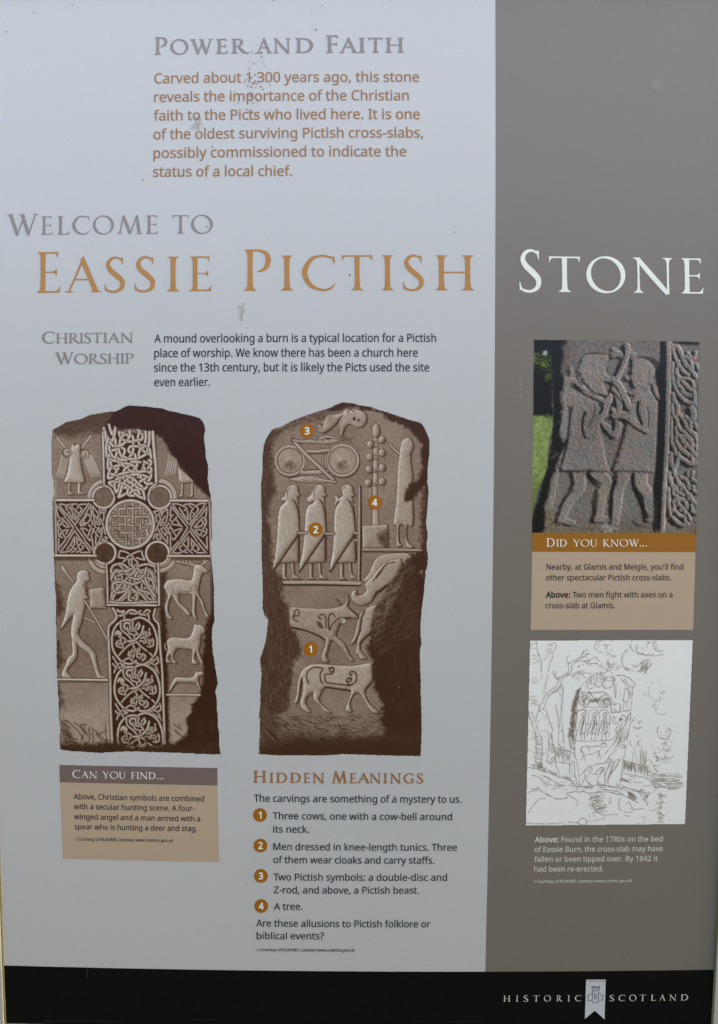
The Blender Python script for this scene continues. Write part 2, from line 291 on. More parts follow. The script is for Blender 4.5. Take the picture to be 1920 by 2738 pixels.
# Roman inscription capitals, drawn stroke by stroke (cap height 1, baseline 0)
def qb(a, b, c, n=5):
    return [tuple((1 - t) ** 2 * np.array(a) + 2 * t * (1 - t) * np.array(b) + t * t * np.array(c)) for t in np.linspace(0, 1, n)]
def stem(x, w=.128, y0=0.0, y1=1.0, sb=(.085, .085), st=(.075, .075)):
    l, r = x - w / 2, x + w / 2; P = []
    if sb: P += [(l - sb[0], y0)] + [(r + sb[1], y0)] + qb((r + sb[1], y0 + .022), (r + .008, y0 + .03), (r, y0 + .16)) if sb[1] else [(l - sb[0], y0), (r, y0)]
    else: P += [(l, y0), (r, y0)]
    P += [(r - .006, (y0 + y1) / 2)]
    if st and st[1]: P += qb((r, y1 - .14), (r + .006, y1 - .03), (r + st[1], y1 - .022)) + [(r + st[1], y1)]
    else: P += [(r, y1)]
    if st and st[0]: P += [(l - st[0], y1)] + qb((l - st[0], y1 - .022), (l - .006, y1 - .03), (l, y1 - .14))
    else: P += [(l, y1)]
    P += [(l + .006, (y0 + y1) / 2)]
    if sb and sb[0]: P += qb((l, y0 + .16), (l - .008, y0 + .03), (l - sb[0], y0 + .022))
    return P
def cat(pts, n=7):
    P = np.array(pts, float); Q = np.vstack([2 * P[0] - P[1], P, 2 * P[-1] - P[-2]]); out = []
    for i in range(len(Q) - 3):
        p0, p1, p2, p3 = Q[i:i + 4]
        for k in range(n):
            t = k / n
            out.append(.5 * (2 * p1 + (p2 - p0) * t + (2 * p0 - 5 * p1 + 4 * p2 - p3) * t * t + (3 * p1 - p0 - 3 * p2 + p3) * t ** 3))
    return np.array(out + [P[-1]])
def strip(pts, n=7):
    """one stroke: (x, y, width) along its middle"""
    Q = cat(pts, n) if len(pts) > 2 else np.array(pts, float)
    d = np.gradient(Q[:, :2], axis=0); d /= np.hypot(d[:, 0], d[:, 1])[:, None] + 1e-9
    nn = np.stack([-d[:, 1], d[:, 0]], 1) * Q[:, 2:3] / 2
    return [tuple(p) for p in Q[:, :2] + nn] + [tuple(p) for p in (Q[:, :2] - nn)[::-1]]
def arm(x0, x1, y, t=.042, up=.13, dn=.0, lean=.02):
    """a thin arm ending in a pointed serif"""
    P = [(x0, y - t / 2), (x1 - .09, y - t / 2)]
    P += (qb((x1 - .09, y - t / 2), (x1 - .03, y - t / 2 - .01), (x1 - .012, y - dn)) + [(x1, y - dn)]) if dn else [(x1, y - t / 2)]
    P += ([(x1 + lean, y + up), (x1 + lean - .014, y + up)] + qb((x1 + lean - .016, y + up), (x1 - .03, y + t / 2 + .012), (x1 - .10, y + t / 2))) if up else [(x1, y + t / 2)]
    return P + [(x0, y + t / 2)]
def oval(cx, cy, rx, ry, thick=.132, thin=.05, tilt=.32, a0=0, a1=360, n=40):
    out = []
    for s, e in ((a0, (a0 + a1) / 2 + 2), ((a0 + a1) / 2 - 2, a1)):
        o_, i_ = [], []
        for k in range(n // 2 + 1):
            a = math.radians(s + (e - s) * k / (n // 2))
            w = thin + (thick - thin) * abs(math.cos(a - tilt)) ** 1.5
            o_.append((cx + rx * math.cos(a), cy + ry * math.sin(a)))
            i_.append((cx + (rx - w) * math.cos(a), cy + (ry - w) * math.sin(a)))
        out.append(o_ + i_[::-1])
    return out
def foot(x, w=.2, y=0.0, t=.024):
    return [(x - w / 2, y), (x + w / 2, y), (x + w / 2, y + t), (x, y + t + .03), (x - w / 2, y + t)]
def head_(x, w=.2): return [(p[0], 1 - p[1]) for p in foot(x, w)]
ROMAN = {
 'I': [stem(.15)],
 'E': [stem(.16, sb=(.085, 0), st=(.075, 0)), arm(.16, .53, .979, up=0, dn=.135), arm(.16, .50, .505, .036, up=.09, dn=.09, lean=0), arm(.16, .57, .022, .044, up=.15)],
 'F': [stem(.16, st=(.075, 0)), arm(.16, .54, .979, up=0, dn=.135), arm(.16, .50, .505, .036, up=.09, dn=.09, lean=0)],
 'L': [stem(.16, sb=(.085, 0)), arm(.16, .56, .022, .044, up=.16)],
 'H': [stem(.16), stem(.78), [(.16, .49), (.78, .49), (.78, .535), (.16, .535)]],
 'T': [stem(.42, st=None), arm(.42, .80, .979, .044, up=0, dn=.14), [(.84 - p[0], p[1]) for p in arm(.42, .80, .979, .044, up=0, dn=.14)], [(.80, .98), (.815, 1.02), (.79, 1.0)], [(.04, .98), (.025, 1.02), (.05, 1.0)]],
 'P': [stem(.16, st=(.075, .02)), strip([(.16, .975, .05), (.36, .972, .055), (.535, .90, .10), (.585, .735, .128), (.53, .565, .10), (.42, .485, .055), (.33, .465, .03)])],
 'R': [stem(.16, st=(.075, .02)), strip([(.16, .975, .05), (.35, .972, .055), (.51, .905, .10), (.55, .75, .126), (.50, .60, .09), (.38, .51, .05), (.2, .495, .04)]), strip([(.33, .52, .05), (.45, .36, .13), (.62, .14, .14), (.75, .03, .09), (.90, .0, .03)])],
 'B': [stem(.16)],
 'D': [stem(.16, sb=(.085, .02), st=(.075, .02)), strip([(.16, .976, .048), (.42, .965, .06), (.68, .84, .105), (.80, .52, .135), (.70, .19, .11), (.46, .04, .062), (.16, .023, .046)])],
 'O': oval(.52, .5, .52, .525),
 'C': [strip([(.83, .80, .02), (.825, .885, .034), (.70, .955, .062), (.50, .985, .062), (.26, .88, .10), (.10, .52, .135), (.24, .16, .115), (.52, .02, .068), (.73, .055, .06), (.855, .19, .022)]), [(.80, .965), (.835, .975), (.835, .76), (.822, .76), (.79, .87), (.75, .915)]],
 'G': [strip([(.80, .80, .02), (.795, .885, .034), (.68, .955, .062), (.50, .985, .062), (.26, .88, .10), (.10, .52, .135), (.24, .16, .115), (.52, .02, .068), (.70, .04, .06), (.80, .08, .05)]), [(.77, .965), (.805, .975), (.805, .76), (.792, .76), (.76, .87), (.72, .915)], stem(.79, .125, .04, .44, sb=None, st=(.09, .075))],
 'S': [strip([(.475, .80, .02), (.46, .90, .04), (.34, .985, .058), (.19, .955, .085), (.10, .80, .11), (.17, .625, .135), (.33, .47, .145), (.47, .30, .13), (.45, .11, .105), (.30, .012, .066), (.14, .025, .062), (.045, .10, .045), (.03, .22, .02)]), [(.435, .985), (.49, .985), (.49, .77), (.476, .77), (.45, .88), (.40, .94)], [(.015, .24), (.03, .24), (.06, .13), (.10, .06), (.02, .03)]],
 'A': [strip([(.085, .01, .045), (.27, .48, .055), (.455, .95, .062)]), strip([(.43, .97, .06), (.455, .90, .13), (.62, .48, .132), (.80, .01, .138)]), [(.40, .93), (.44, 1.03), (.47, 1.03), (.53, .90)], [(.22, .345), (.66, .345), (.645, .39), (.235, .39)], foot(.085, .22), foot(.80, .30)],
 'N': [stem(.15, .06, sb=(.085, .085), st=(.10, 0)), strip([(.13, .97, .11), (.50, .46, .132), (.86, -.02, .11)]), stem(.865, .06, -.03, 1.0, sb=None, st=(.095, .085)), [(.05, 1.0), (.05, .98), (.20, .93), (.20, 1.0)]],
 'M': [strip([(.10, .01, .05), (.185, .5, .055), (.25, .98, .06)]), strip([(.25, .98, .10), (.40, .52, .13), (.555, .0, .10)]), strip([(.55, 0, .05), (.70, .5, .055), (.845, .98, .06)]), strip([(.845, .98, .09), (.90, .5, .128), (.96, .01, .13)]), foot(.095, .21), foot(.965, .28), [(.20, .96), (.235, 1.03), (.27, 1.03), (.31, .93)], [(.80, .95), (.835, 1.03), (.87, 1.03), (.90, .95)]],
 'W': [strip([(.10, .985, .12), (.245, .5, .132), (.385, .02, .11)]), strip([(.38, .0, .05), (.53, .5, .055), (.655, .93, .06)]), strip([(.57, .985, .12), (.70, .5, .132), (.835, .02, .11)]), strip([(.83, 0, .05), (.965, .5, .05), (1.10, .985, .05)]), head_(.10, .27), head_(1.105, .2), head_(.56, .2), [(.35, .04), (.37, -.04), (.40, -.04), (.43, .06)], [(.80, .04), (.82, -.04), (.85, -.04), (.88, .06)]],
 'K': [stem(.16), strip([(.20, .50, .05), (.40, .74, .05), (.64, .985, .055)]), head_(.63, .22), strip([(.26, .56, .05), (.40, .38, .13), (.60, .12, .14), (.74, .02, .08), (.90, -.01, .03)])],
 'Y': [stem(.42, y1=.46, st=None), strip([(.10, .985, .115), (.27, .70, .125), (.43, .43, .10)]), strip([(.43, .43, .06), (.58, .70, .055), (.73, .985, .05)]), head_(.09, .26), head_(.74, .2)],
 'U': [strip([(.14, .99, .128), (.14, .5, .128), (.155, .22, .12), (.28, .03, .085), (.46, .0, .06), (.62, .07, .055), (.70, .28, .055), (.705, .6, .055), (.705, .99, .055)]), head_(.14, .28), head_(.705, .22)],
 '.': [[(.09 + .088 * math.cos(a), .08 + .088 * math.sin(a)) for a in np.linspace(0, 6.1, 14)]],
}
ROMAN_ADV = {'I': .30, 'E': .62, 'F': .60, 'L': .60, 'H': .94, 'T': .84, 'P': .64, 'R': .80, 'D': .93, 'O': 1.04, 'C': .90, 'G': .93, 'S': .55, 'A': .90, 'N': 1.0, 'M': 1.07, 'W': 1.18, 'K': .82, 'Y': .82, 'U': .84, '.': .26}
def roman(ch, w=0.0):
    if ('rom', ch, w) not in _cache:
        _cache[('rom', ch, w)] = union([offset_poly(P, w) for P in ROMAN[ch]] if w else ROMAN[ch])
    return _cache[('rom', ch, w)]

def place(geoms, Lpx, Rpx):
    """geoms: list of (verts in line units along/up in pixels, faces) -> world verts, along the straight baseline L-R"""
    a, b = und(Lpx), und(Rpx)
    d = (b - a) / np.hypot(*(b - a)); up = np.array([d[1], -d[0]])
    V, F = [], []
    k = 0
    for v, f in geoms:
        U = a + (v[:, :1] * d + v[:, 1:] * up)
        V.append(dis(U)); F += [tuple(i + k for i in t) for t in f]; k += len(v)
    return np.vstack(V), F
KERN = {('T', 'h'): -.02, ('T', 'w'): -.10, ('W', 'e'): -.04, ('r', 'v'): 0, ('P', 'i'): -.0, ('F', 'o'): -.03, ('1', ','): .0}
def sans_line(text, L, Rr, cap, weight=.016):
    """one line of body type fitted between its two measured ends; *bold* runs"""
    x = 0; items = []; bold = False; prev = ''
    for ch in text:
        if ch == '*': bold = not bold; continue
        w = .052 if bold else weight
        x += KERN.get((prev, ch), 0)
        if ch != ' ':
            v, f = sans(ch, w); items.append((v + np.array([x, 0]), f))
        x += SANS_ADV[ch] + (.03 if bold else 0); prev = ch
    lo = min(v[:, 0].min() for v, f in items); hi = max(v[:, 0].max() for v, f in items)
    ln = np.hypot(*(und(Rr) - und(L)))
    sx = ln / (hi - lo)
    return place([(np.stack([(v[:, 0] - lo) * sx, v[:, 1] * cap / 1000], 1), f) for v, f in items], L, Rr)
def roman_line(words, L, Rr, big, small, gap=.30, track=.06, spots=None, weight=0.0):
    """capitals and small capitals; spots gives measured ink spans of every letter in pixels"""
    items = []; x = 0; lst = [(ch, k == 0) for w in words for k, ch in enumerate(w)]
    first = True
    for w in words:
        if not first: x += gap * big
        first = False
        for k, ch in enumerate(w):
            s = big if (k == 0 and not w.islower()) else small
            C = ch.upper()
            v, f = roman(C, weight)
            items.append([v * s + np.array([x, 0]), f, s]); x += (ROMAN_ADV[C] + track) * s
    a = und(L); ln = np.hypot(*(und(Rr) - a)) * 1000
    if spots:
        for it, (p, q) in zip(items, spots):
            v = it[0]; lo, hi = v[:, 0].min(), v[:, 0].max()
            k0 = (p - L[0]); k1 = (q - L[0])
            v[:, 0] = k0 + (v[:, 0] - lo) / (hi - lo) * (k1 - k0)
        sc = ln / (Rr[0] - L[0])
        for it in items: it[0][:, 0] *= sc
    else:
        lo = min(i[0][:, 0].min() for i in items); hi = max(i[0][:, 0].max() for i in items)
        for it in items: it[0][:, 0] = (it[0][:, 0] - lo) * ln / (hi - lo)
    return place([(v / 1000, f) for v, f, s in items], L, Rr)
def letters(name, lines, mat, parent, label=None, lift=.00012):
    V, F = [], []; k = 0
    for v, f in lines:
        V.append(v); F += [tuple(i + k for i in t) for t in f]; k += len(v)
    Wd = world_at(np.vstack(V), lift)
    # keep every triangle facing the viewer
    Ft = []
    for t in F:
        a, b, c = Wd[t[0]], Wd[t[1]], Wd[t[2]]
        Ft.append(t if np.cross(b - a, c - a)[1] < 0 else t[::-1])
    return mesh_ob(name, Wd, Ft, mat, parent, label)

# ---------------------------------------------------------------- printed pictures, drawn with numpy
RNG = np.random.RandomState(7)

def vnoise(h, w, cell, seed, ang=0.0, stretch=1.0):
    """smooth value noise, about -1..1; stretch > 1 gives streaks along ang"""
    r = np.random.RandomState(seed)
    yy, xx = np.mgrid[0:h, 0:w].astype(float)
    c, s = math.cos(ang), math.sin(ang)
    u = (xx * c + yy * s) / (cell * stretch) + 500.0
    v = (-xx * s + yy * c) / cell + 500.0
    n = 256
    t = r.rand(n, n) * 2 - 1
    iu, iv = np.floor(u).astype(int), np.floor(v).astype(int)
    fu, fv = u - iu, v - iv
    fu, fv = fu * fu * (3 - 2 * fu), fv * fv * (3 - 2 * fv)
    a, b = t[iv % n, iu % n], t[iv % n, (iu + 1) % n]
    d, e = t[(iv + 1) % n, iu % n], t[(iv + 1) % n, (iu + 1) % n]
    return (a * (1 - fu) + b * fu) * (1 - fv) + (d * (1 - fu) + e * fu) * fv

def smooth_path(pts, n=5, closed=False):
    P = np.array(pts, float)
    if len(P) < 3:
        return P
    if closed:
        Q = np.vstack([P[-1], P, P[0], P[1]])
    else:
        Q = np.vstack([2 * P[0] - P[1], P, 2 * P[-1] - P[-2]])
    out = []
    for i in range(len(Q) - 3):
        p0, p1, p2, p3 = Q[i:i + 4]
        for k in range(n):
            t = k / n
            out.append(0.5 * (2 * p1 + (p2 - p0) * t + (2 * p0 - 5 * p1 + 4 * p2 - p3) * t * t + (3 * p1 - p0 - 3 * p2 + p3) * t ** 3))
    if not closed:
        out.append(P[-1])
    return np.array(out)

def blur(a, r):
    if r <= 0:
        return a
    k = int(math.ceil(r * 2.5))
    g = np.exp(-0.5 * (np.arange(-k, k + 1) / r) ** 2)
    g /= g.sum()
    b = np.pad(a, ((k, k), (0, 0)), mode='edge')
    b = sum(g[i] * b[i:i + a.shape[0]] for i in range(2 * k + 1))
    c = np.pad(b, ((0, 0), (k, k)), mode='edge')
    return sum(g[i] * c[:, i:i + a.shape[1]] for i in range(2 * k + 1))

class Art:
    def __init__(self, x0, y0, x1, y1, p=1.25):
        self.x0, self.y0, self.p = x0, y0, p
        self.w, self.h = int(math.ceil((x1 - x0) / p)), int(math.ceil((y1 - y0) / p))
        self.T = np.zeros((self.h, self.w))
        self.lab = np.zeros((self.h, self.w), int)
        self.alpha = np.ones((self.h, self.w))
        self.frame(x0, y0, 1.0)

    def frame(self, ox, oy, s):
        self.ox, self.oy, self.s = ox, oy, s
        return self

    def c(self, pts):
        P = np.array(pts, float)
        return np.stack([(P[:, 0] / self.s + self.ox - self.x0) / self.p, (P[:, 1] / self.s + self.oy - self.y0) / self.p], 1)

    def L(self, v):
        return v / self.s / self.p

    def _box(self, P, pad):
        a = max(0, int(P[:, 0].min() - pad)); b = min(self.w, int(P[:, 0].max() + pad) + 2)
        c = max(0, int(P[:, 1].min() - pad)); d = min(self.h, int(P[:, 1].max() + pad) + 2)
        return a, max(a, b), c, max(c, d)

    def sd(self, pts, pad=12, smooth=0):
        """signed distance to a polygon, in cells, negative inside"""
        P = self.c(pts)
        if smooth:
            P = smooth_path(P, smooth, True)
        a, b, c, d = self._box(P, pad)
        yy, xx = np.mgrid[c:d, a:b].astype(float)
        xx += .5; yy += .5
        dist = np.full(xx.shape, 1e9); ins = np.zeros(xx.shape, bool)
        for (x1, y1), (x2, y2) in zip(P, np.roll(P, -1, 0)):
            dx, dy = x2 - x1, y2 - y1
            t = np.clip(((xx - x1) * dx + (yy - y1) * dy) / (dx * dx + dy * dy + 1e-9), 0, 1)
            dist = np.minimum(dist, (xx - x1 - t * dx) ** 2 + (yy - y1 - t * dy) ** 2)
            if abs(dy) > 1e-9:
                ins ^= ((y1 > yy) != (y2 > yy)) & (xx < dx * (yy - y1) / dy + x1)
        dist = np.sqrt(dist)
        return (slice(c, d), slice(a, b)), np.where(ins, -dist, dist)

    def ld(self, pts, pad=8, smooth=4, w=None):
        """distance to a polyline minus half the local width"""
        P = self.c(pts)
        W = np.array(w if hasattr(w, '__len__') else [w or 0] * len(P), float)
        if smooth and len(P) > 2:
            Q = smooth_path(np.column_stack([P, W]), smooth)
            P, W = Q[:, :2], Q[:, 2]
        W = self.L(W) / 2
        a, b, c, d = self._box(P, pad + W.max())
        yy, xx = np.mgrid[c:d, a:b].astype(float)
        xx += .5; yy += .5
        dist = np.full(xx.shape, 1e9)
        for i in range(len(P) - 1):
            (x1, y1), (x2, y2) = P[i], P[i + 1]
            dx, dy = x2 - x1, y2 - y1
            t = np.clip(((xx - x1) * dx + (yy - y1) * dy) / (dx * dx + dy * dy + 1e-9), 0, 1)
            dist = np.minimum(dist, np.hypot(xx - x1 - t * dx, yy - y1 - t * dy) - (W[i] * (1 - t) + W[i + 1] * t))
        return (slice(c, d), slice(a, b)), dist

    def mix(self, sl, tone, m):
        self.T[sl] = self.T[sl] * (1 - m) + tone * m

    def fill(self, pts, tone, soft=.5, smooth=0, op=1.0, rough=0.0, seed=1):
        sl, d = self.sd(pts, pad=4 + soft * 2, smooth=smooth)
        if d.size == 0: return
        if rough:
            d = d + self.noise('r%d' % seed, 5, seed)[sl] * rough + self.noise('q%d' % seed, 2.2, seed + 50)[sl] * rough * .6
        m = np.clip(.5 - d / (2 * soft), 0, 1) * op
        self.mix(sl, tone, m)

    def noise(self, key, cell, seed, ang=0, st=1.0):
        if not hasattr(self, 'nz'): self.nz = {}
        if key not in self.nz: self.nz[key] = vnoise(self.h, self.w, cell, seed, ang, st)
        return self.nz[key]

    def figure(self, pts, tone=.72, smooth=3, lab=0, sh=6, rim=.2, line=1.15, dark=.10, sx=1.0, sy=.55):
        """a raised carved shape: lit upper left rim, dark lower right shade line"""
        sl, d = self.sd(pts, pad=16, smooth=smooth)
        if d.size == 0: return
        d = d + .45
        s = self.L(sh)
        k1, k2 = int(round(s * sx)), int(round(s * sy))
        dsh = np.roll(np.roll(d, k2, 0), k1, 1)
        m = np.clip(.9 - dsh / 2.2, 0, 1) * .95 * (d > -.5)
        self.mix(sl, dark, m)
        self.mix(sl, dark, np.clip(line + .2 - np.abs(d), 0, 1) * .8)
        gy, gx = np.gradient(d)
        lam = -(gx * .8 + gy * .6)
        edge = np.exp(-np.abs(d + 1.8) / 2.4)
        broad = np.exp(-np.abs(d) / 6.0)
        t = tone - .01 + rim * lam * edge + .13 * lam * broad + .07 * self.noise('f', 1.7, 31)[sl] + .045 * self.noise('f2', 6, 32)[sl]
        self.mix(sl, t, np.clip(.3 - d, 0, 1))
        if lab:
            self.lab[sl][d < 0] = lab

    def band(self, pts, w, tone=.8, case=5, dark=.06, smooth=4, lab=0, rough=True):
        """a raised strand with a dark edge"""
        sl, d = self.ld(pts, w=w, smooth=smooth, pad=self.L(case) + 4)
        if d.size == 0: return
        cs = self.L(case)
        if cs > 0: self.mix(sl, dark, np.clip(.5 - (d - cs), 0, 1))
        gy, gx = np.gradient(d)
        t = tone + .04 - .11 * (gx * .7 + gy * .6) + .04 * self.noise('f', 2.2, 31)[sl]
        self.mix(sl, t, np.clip(.5 - d, 0, 1))
        if lab:
            self.lab[sl][d < 0] = lab

    def line(self, pts, w, tone=.08, smooth=4, op=1.0, soft=.5):
        sl, d = self.ld(pts, w=w, smooth=smooth)
        if d.size == 0: return
        self.mix(sl, tone, np.clip(.5 - d / (2 * soft), 0, 1) * op)

    def ring(self, cx, cy, rx, ry, w, tone=.8, case=5, a0=0, a1=360, lab=0):
        n = 28
        self.band([(cx + rx * math.cos(math.radians(a0 + (a1 - a0) * i / n)), cy + ry * math.sin(math.radians(a0 + (a1 - a0) * i / n))) for i in range(n + 1)], w, tone, case, smooth=2, lab=lab)

    def ell(self, cx, cy, rx, ry=None, n=28):
        ry = ry or rx
        return [(cx + rx * math.cos(2 * math.pi * i / n), cy + ry * math.sin(2 * math.pi * i / n)) for i in range(n)]

    def scribble(self, poly, n, ln, ang, w, tone, seed, jit=.35, op=.7):
        """n short hatching strokes inside a polygon"""
        r = np.random.RandomState(seed)
        P = np.array(poly, float)
        lo, hi = P.min(0), P.max(0)
        k = 0; tries = 0
        while k < n and tries < n * 20:
            tries += 1
            q = lo + (hi - lo) * r.rand(2)
            ins = False
            for (x1, y1), (x2, y2) in zip(P, np.roll(P, -1, 0)):
                if (y1 > q[1]) != (y2 > q[1]) and q[0] < (x2 - x1) * (q[1] - y1) / (y2 - y1) + x1: ins = not ins
            if not ins: continue
            a = ang + jit * r.randn(); l = ln * (.5 + r.rand())
            d = np.array([math.cos(a), math.sin(a)]) * l / 2
            b = np.array([-d[1], d[0]]) * .15 * r.randn()
            self.line([q - d, q + b, q + d], w, tone + .05 * r.randn(), smooth=2, op=op * (.5 + .5 * r.rand()))
            k += 1

SEPIA = np.array([(52, 33, 29), (84, 64, 55), (118, 101, 90), (146, 131, 120), (170, 159, 150), (206, 199, 192)]) / 255.0
def sepia(T):
    t = np.clip(T, 0, 1) * (len(SEPIA) - 1)
    i = np.minimum(t.astype(int), len(SEPIA) - 2)
    f = (t - i)[..., None]
    return SEPIA[i] * (1 - f) + SEPIA[i + 1] * f

def off(pts, dx, dy):
    return [(x + dx, y + dy) for x, y in pts]

# ---------------------------------------------------------------- the cross side of the slab
def paint_cross_slab():
    A = Art(134, 1078, 594, 2024)
    A.frame(100, 1060, 2.9815)
    D = 1371.5                                   # second zoom's offset in y
    o = [(122,270),(180,235),(230,205),(330,185),(420,150),(520,130),(630,118),(690,88),(730,72),(800,75),(900,85),(990,95),(1080,122),(1200,148),(1295,172),(1325,210),(1338,260),(1330,330),(1340,420),(1345,500),(1362,545),(1362,600),(1358,650),(1368,720),(1388,830),(1392,1000),(1393,1130),(1385,1180),(1390,1300),(1400,1420),(1408,1500),(1408,1640),(1412,1741),(1413,1790),(1395,1840),(1393,1940),(1400,2040),(1412,2120),(1425,2200),(1440,2290),(1420,2350),(1432,2420),(1432,2500),(1442,2560),(1438,2620),(1452,2690),(1448,2760),(1458,2830),(1462,2850),(1400,2855),(1200,2845),(1000,2838),(700,2830),(500,2842),(300,2830),(185,2818),(178,2740),(185,2640),(172,2560),(172,2420),(160,2280),(155,2100),(155,1950),(150,1800),(150,1600),(140,1500),(140,1400),(133,1280),(128,1150),(122,1000),(120,830),(135,780),(130,690),(118,620),(115,500),(115,380)]
    sl, d = A.sd(o, pad=10)
    al = np.full((A.h, A.w), 9.0); al[sl] = d
    al += .5 * A.noise('ed', 2.5, 5) + .5 * A.noise('ed2', 6, 6)
    A.alpha = al < 0
    A.T[:] = .46 + .05 * A.noise('a', 40, 11) + .075 * A.noise('b', 1.7, 12) + .035 * A.noise('c', 4, 13, .3, 2)
    # fields: lighter towards the bottom left
    yy = np.arange(A.h)[:, None] / A.h
    A.T += .16 * np.clip((yy - .78) / .1, 0, 1)
    A.T -= .05 * np.clip((yy - .45) / .3, 0, 1) * (yy < .78)
    # broken top and side, dark
    A.fill([(100,230),(430,120),(640,90),(760,250),(560,290),(480,285),(400,320),(360,380),(290,350),(240,370),(180,330),(125,335)], .2, soft=7, rough=3, seed=3)
    A.scribble([(125,270),(430,150),(640,110),(760,240),(540,280),(330,340),(150,330)], 210, 46, 2.75, 3, .34, 4, op=.55)
    A.scribble([(125,270),(430,150),(640,110),(760,240),(540,280),(330,340),(150,330)], 130, 44, 2.75, 3.5, .08, 5, op=.6)
    A.fill([(620,105),(740,40),(1360,140),(1400,900),(1388,822),(1340,785),(1290,735),(1230,660),(1150,575),(1090,490),(1045,440),(1030,390),(1000,340),(955,310),(900,285),(840,268),(760,262),(640,262),(560,285),(540,250)], .05, soft=3.5, rough=2, seed=7)
    A.scribble([(640,110),(760,80),(1290,180),(1330,480),(1100,380),(950,280),(700,240)], 120, 50, .45, 3, .17, 6, op=.5)
    # narrow edge strips and grain at the left
    A.line([(126,280),(124,500),(140,700)], 8, .62, op=.7); A.line([(121,300),(118,500),(124,640)], 5, .1)
    A.line([(150,680),(140,780),(148,830)], 16, .62); A.line([(137,690),(131,780),(137,820)], 6, .1)
    A.line([(140,1300),(148,1600),(155,1950),(160,2250),(172,2500),(182,2800)], 8, .12, op=.8)
    for k, (y0, y1) in enumerate([(1480,1760),(1930,2170),(2280,2500)]):
        A.fill([(150,y0),(180,y0+40),(190,(y0+y1)/2),(215,y1-60),(175,y1),(150,y1)], .16, soft=4, rough=3, seed=20+k, op=.8)
        A.scribble([(150,y0),(190,y0+40),(225,y1-30),(150,y1)], 26, 60, 1.1, 3.5, .12, 30+k)
    # angel, upper left
    A.fill([(120,300),(250,330),(420,300),(430,340),(380,400),(300,390),(200,400),(130,390)], .56, soft=9, rough=4, seed=9, op=.7)
    A.scribble([(250,330),(420,310),(380,400),(300,400)], 40, 30, 1.9, 3, .25, 41, op=.6)
    A.band([(160,330),(190,370),(222,408)], 20, .66, 4); A.band([(428,318),(385,375),(358,412)], 20, .66, 4)
    A.figure([(285,370),(300,395),(330,378),(345,400),(345,430),(348,520),(360,600),(378,685),(325,692),(230,690),(213,682),(240,610),(255,520),(262,440)], .74, lab=1)
    A.figure([(245,690),(264,690),(262,762),(306,784),(246,786)], .74, 0, lab=1, sh=4); A.figure([(324,690),(348,690),(347,756),(388,782),(322,786)], .74, 0, lab=1, sh=4)
    for cx, cy, sg in ((240,452,1),(376,462,-1)):
        for i in range(5 if sg > 0 else 6):
            if sg > 0: A.band([(250 - i*12, 470), (232 - i*13, 560), (205 - i*15, 664 - i*3)], [15,14,7], .76, 3, lab=1)
            else: A.band([(372 + i*12, 490 - i*4), (400 + i*14, 570 - i*3), (438 + i*14, 652 - i*2)], [15,14,7], .76, 3, lab=1)
        sp = [(cx + sg*(8 + t*32)*math.cos(-2.2 + sg*t*6.5), cy + (8 + t*32)*math.sin(-2.2 + sg*t*6.5)) for t in np.linspace(0, 1, 14)]
        A.fill(A.ell(cx, cy, 38), .7); A.line(sp, 7, .1)
        A.ring(cx, cy, 38, 38, 5, .1, 0)
    # second angel, upper right, half under the break
    for i in range(5):
        A.band([(1052 + i*14, 462 + i*10), (1038 + i*17, 560), (1014 + i*21, 645 - i*5)], [8,13,9], .74, 3, lab=2)
    A.figure([(1122,560),(1150,585),(1240,668),(1240,686),(1140,688),(1128,640)], .7, lab=2)
    A.figure([(1148,690),(1166,690),(1164,800),(1112,808),(1146,780)], .72, 0, lab=2, sh=4); A.figure([(1226,690),(1246,690),(1246,800),(1192,808),(1226,782)], .72, 0, lab=2, sh=4)
    A.band([(1258,712),(1260,812)], 9, .66, 3)
    # cross body: dark ground
    dk = dict(soft=.8)
    A.fill([(522,285),(945,300),(960,700),(1060,800),(1070,832),(1385,832),(1385,1275),(1050,1275),(975,1340),(990,1680),(940,1700),(935,1760),(990,1850),(1015,2790),(600,2790),(570,1850),(625,1780),(630,1700),(550,1670),(548,1340),(460,1275),(138,1275),(134,828),(450,828),(525,700)], .07, soft=2)
    A.fill([(985,1670),(1020,1690),(1035,1900),(1045,2300),(1060,2800),(1000,2800),(985,2300)], .06, soft=4, rough=2, seed=12)
    A.fill([(985,1340),(1030,1390),(1025,1640),(985,1700)], .12, soft=5, rough=2, seed=13)
    # ring quadrants
    for cx, cy, a0, a1 in ((545,815,180,262),(970,810,278,360),(545,1265,97,170),(975,1255,8,85)):
        for r, w in ((128,36),(92,24)):
            A.ring(cx, cy, r, r + 6, w, .68, 4, a0, a1)
        A.ring(cx, cy, 112, 118, 5, .2, 0, a0, a1)
    # hollow bosses and their frames
    for cx, cy, r, tn in ((530,806,74,.36),(978,806,80,.35),(540,1250,74,.17),(960,1252,80,.16)):
        A.ring(cx, cy, r + 11, r + 11, 17, .8, 5)
        A.fill(A.ell(cx, cy, r), tn, 1); A.ring(cx, cy, r, r, 6, .1, 0, 120, 320)
        A.scribble(A.ell(cx, cy, r - 8), 60, 34, .8, 3, tn + .13, int(cx), op=.5); A.scribble(A.ell(cx, cy, r - 6), 50, 30, .9, 3, tn - .12, int(cx) + 1, op=.6)
    # the straight frames of the arms and shafts
    A.band([(134,828),(452,828)], 17, .86, 6, lab=3); A.band([(144,836),(150,1050),(152,1266)], 13, .72, 5, lab=3); A.band([(144,1270),(468,1272)], 17, .84, 6, lab=3)
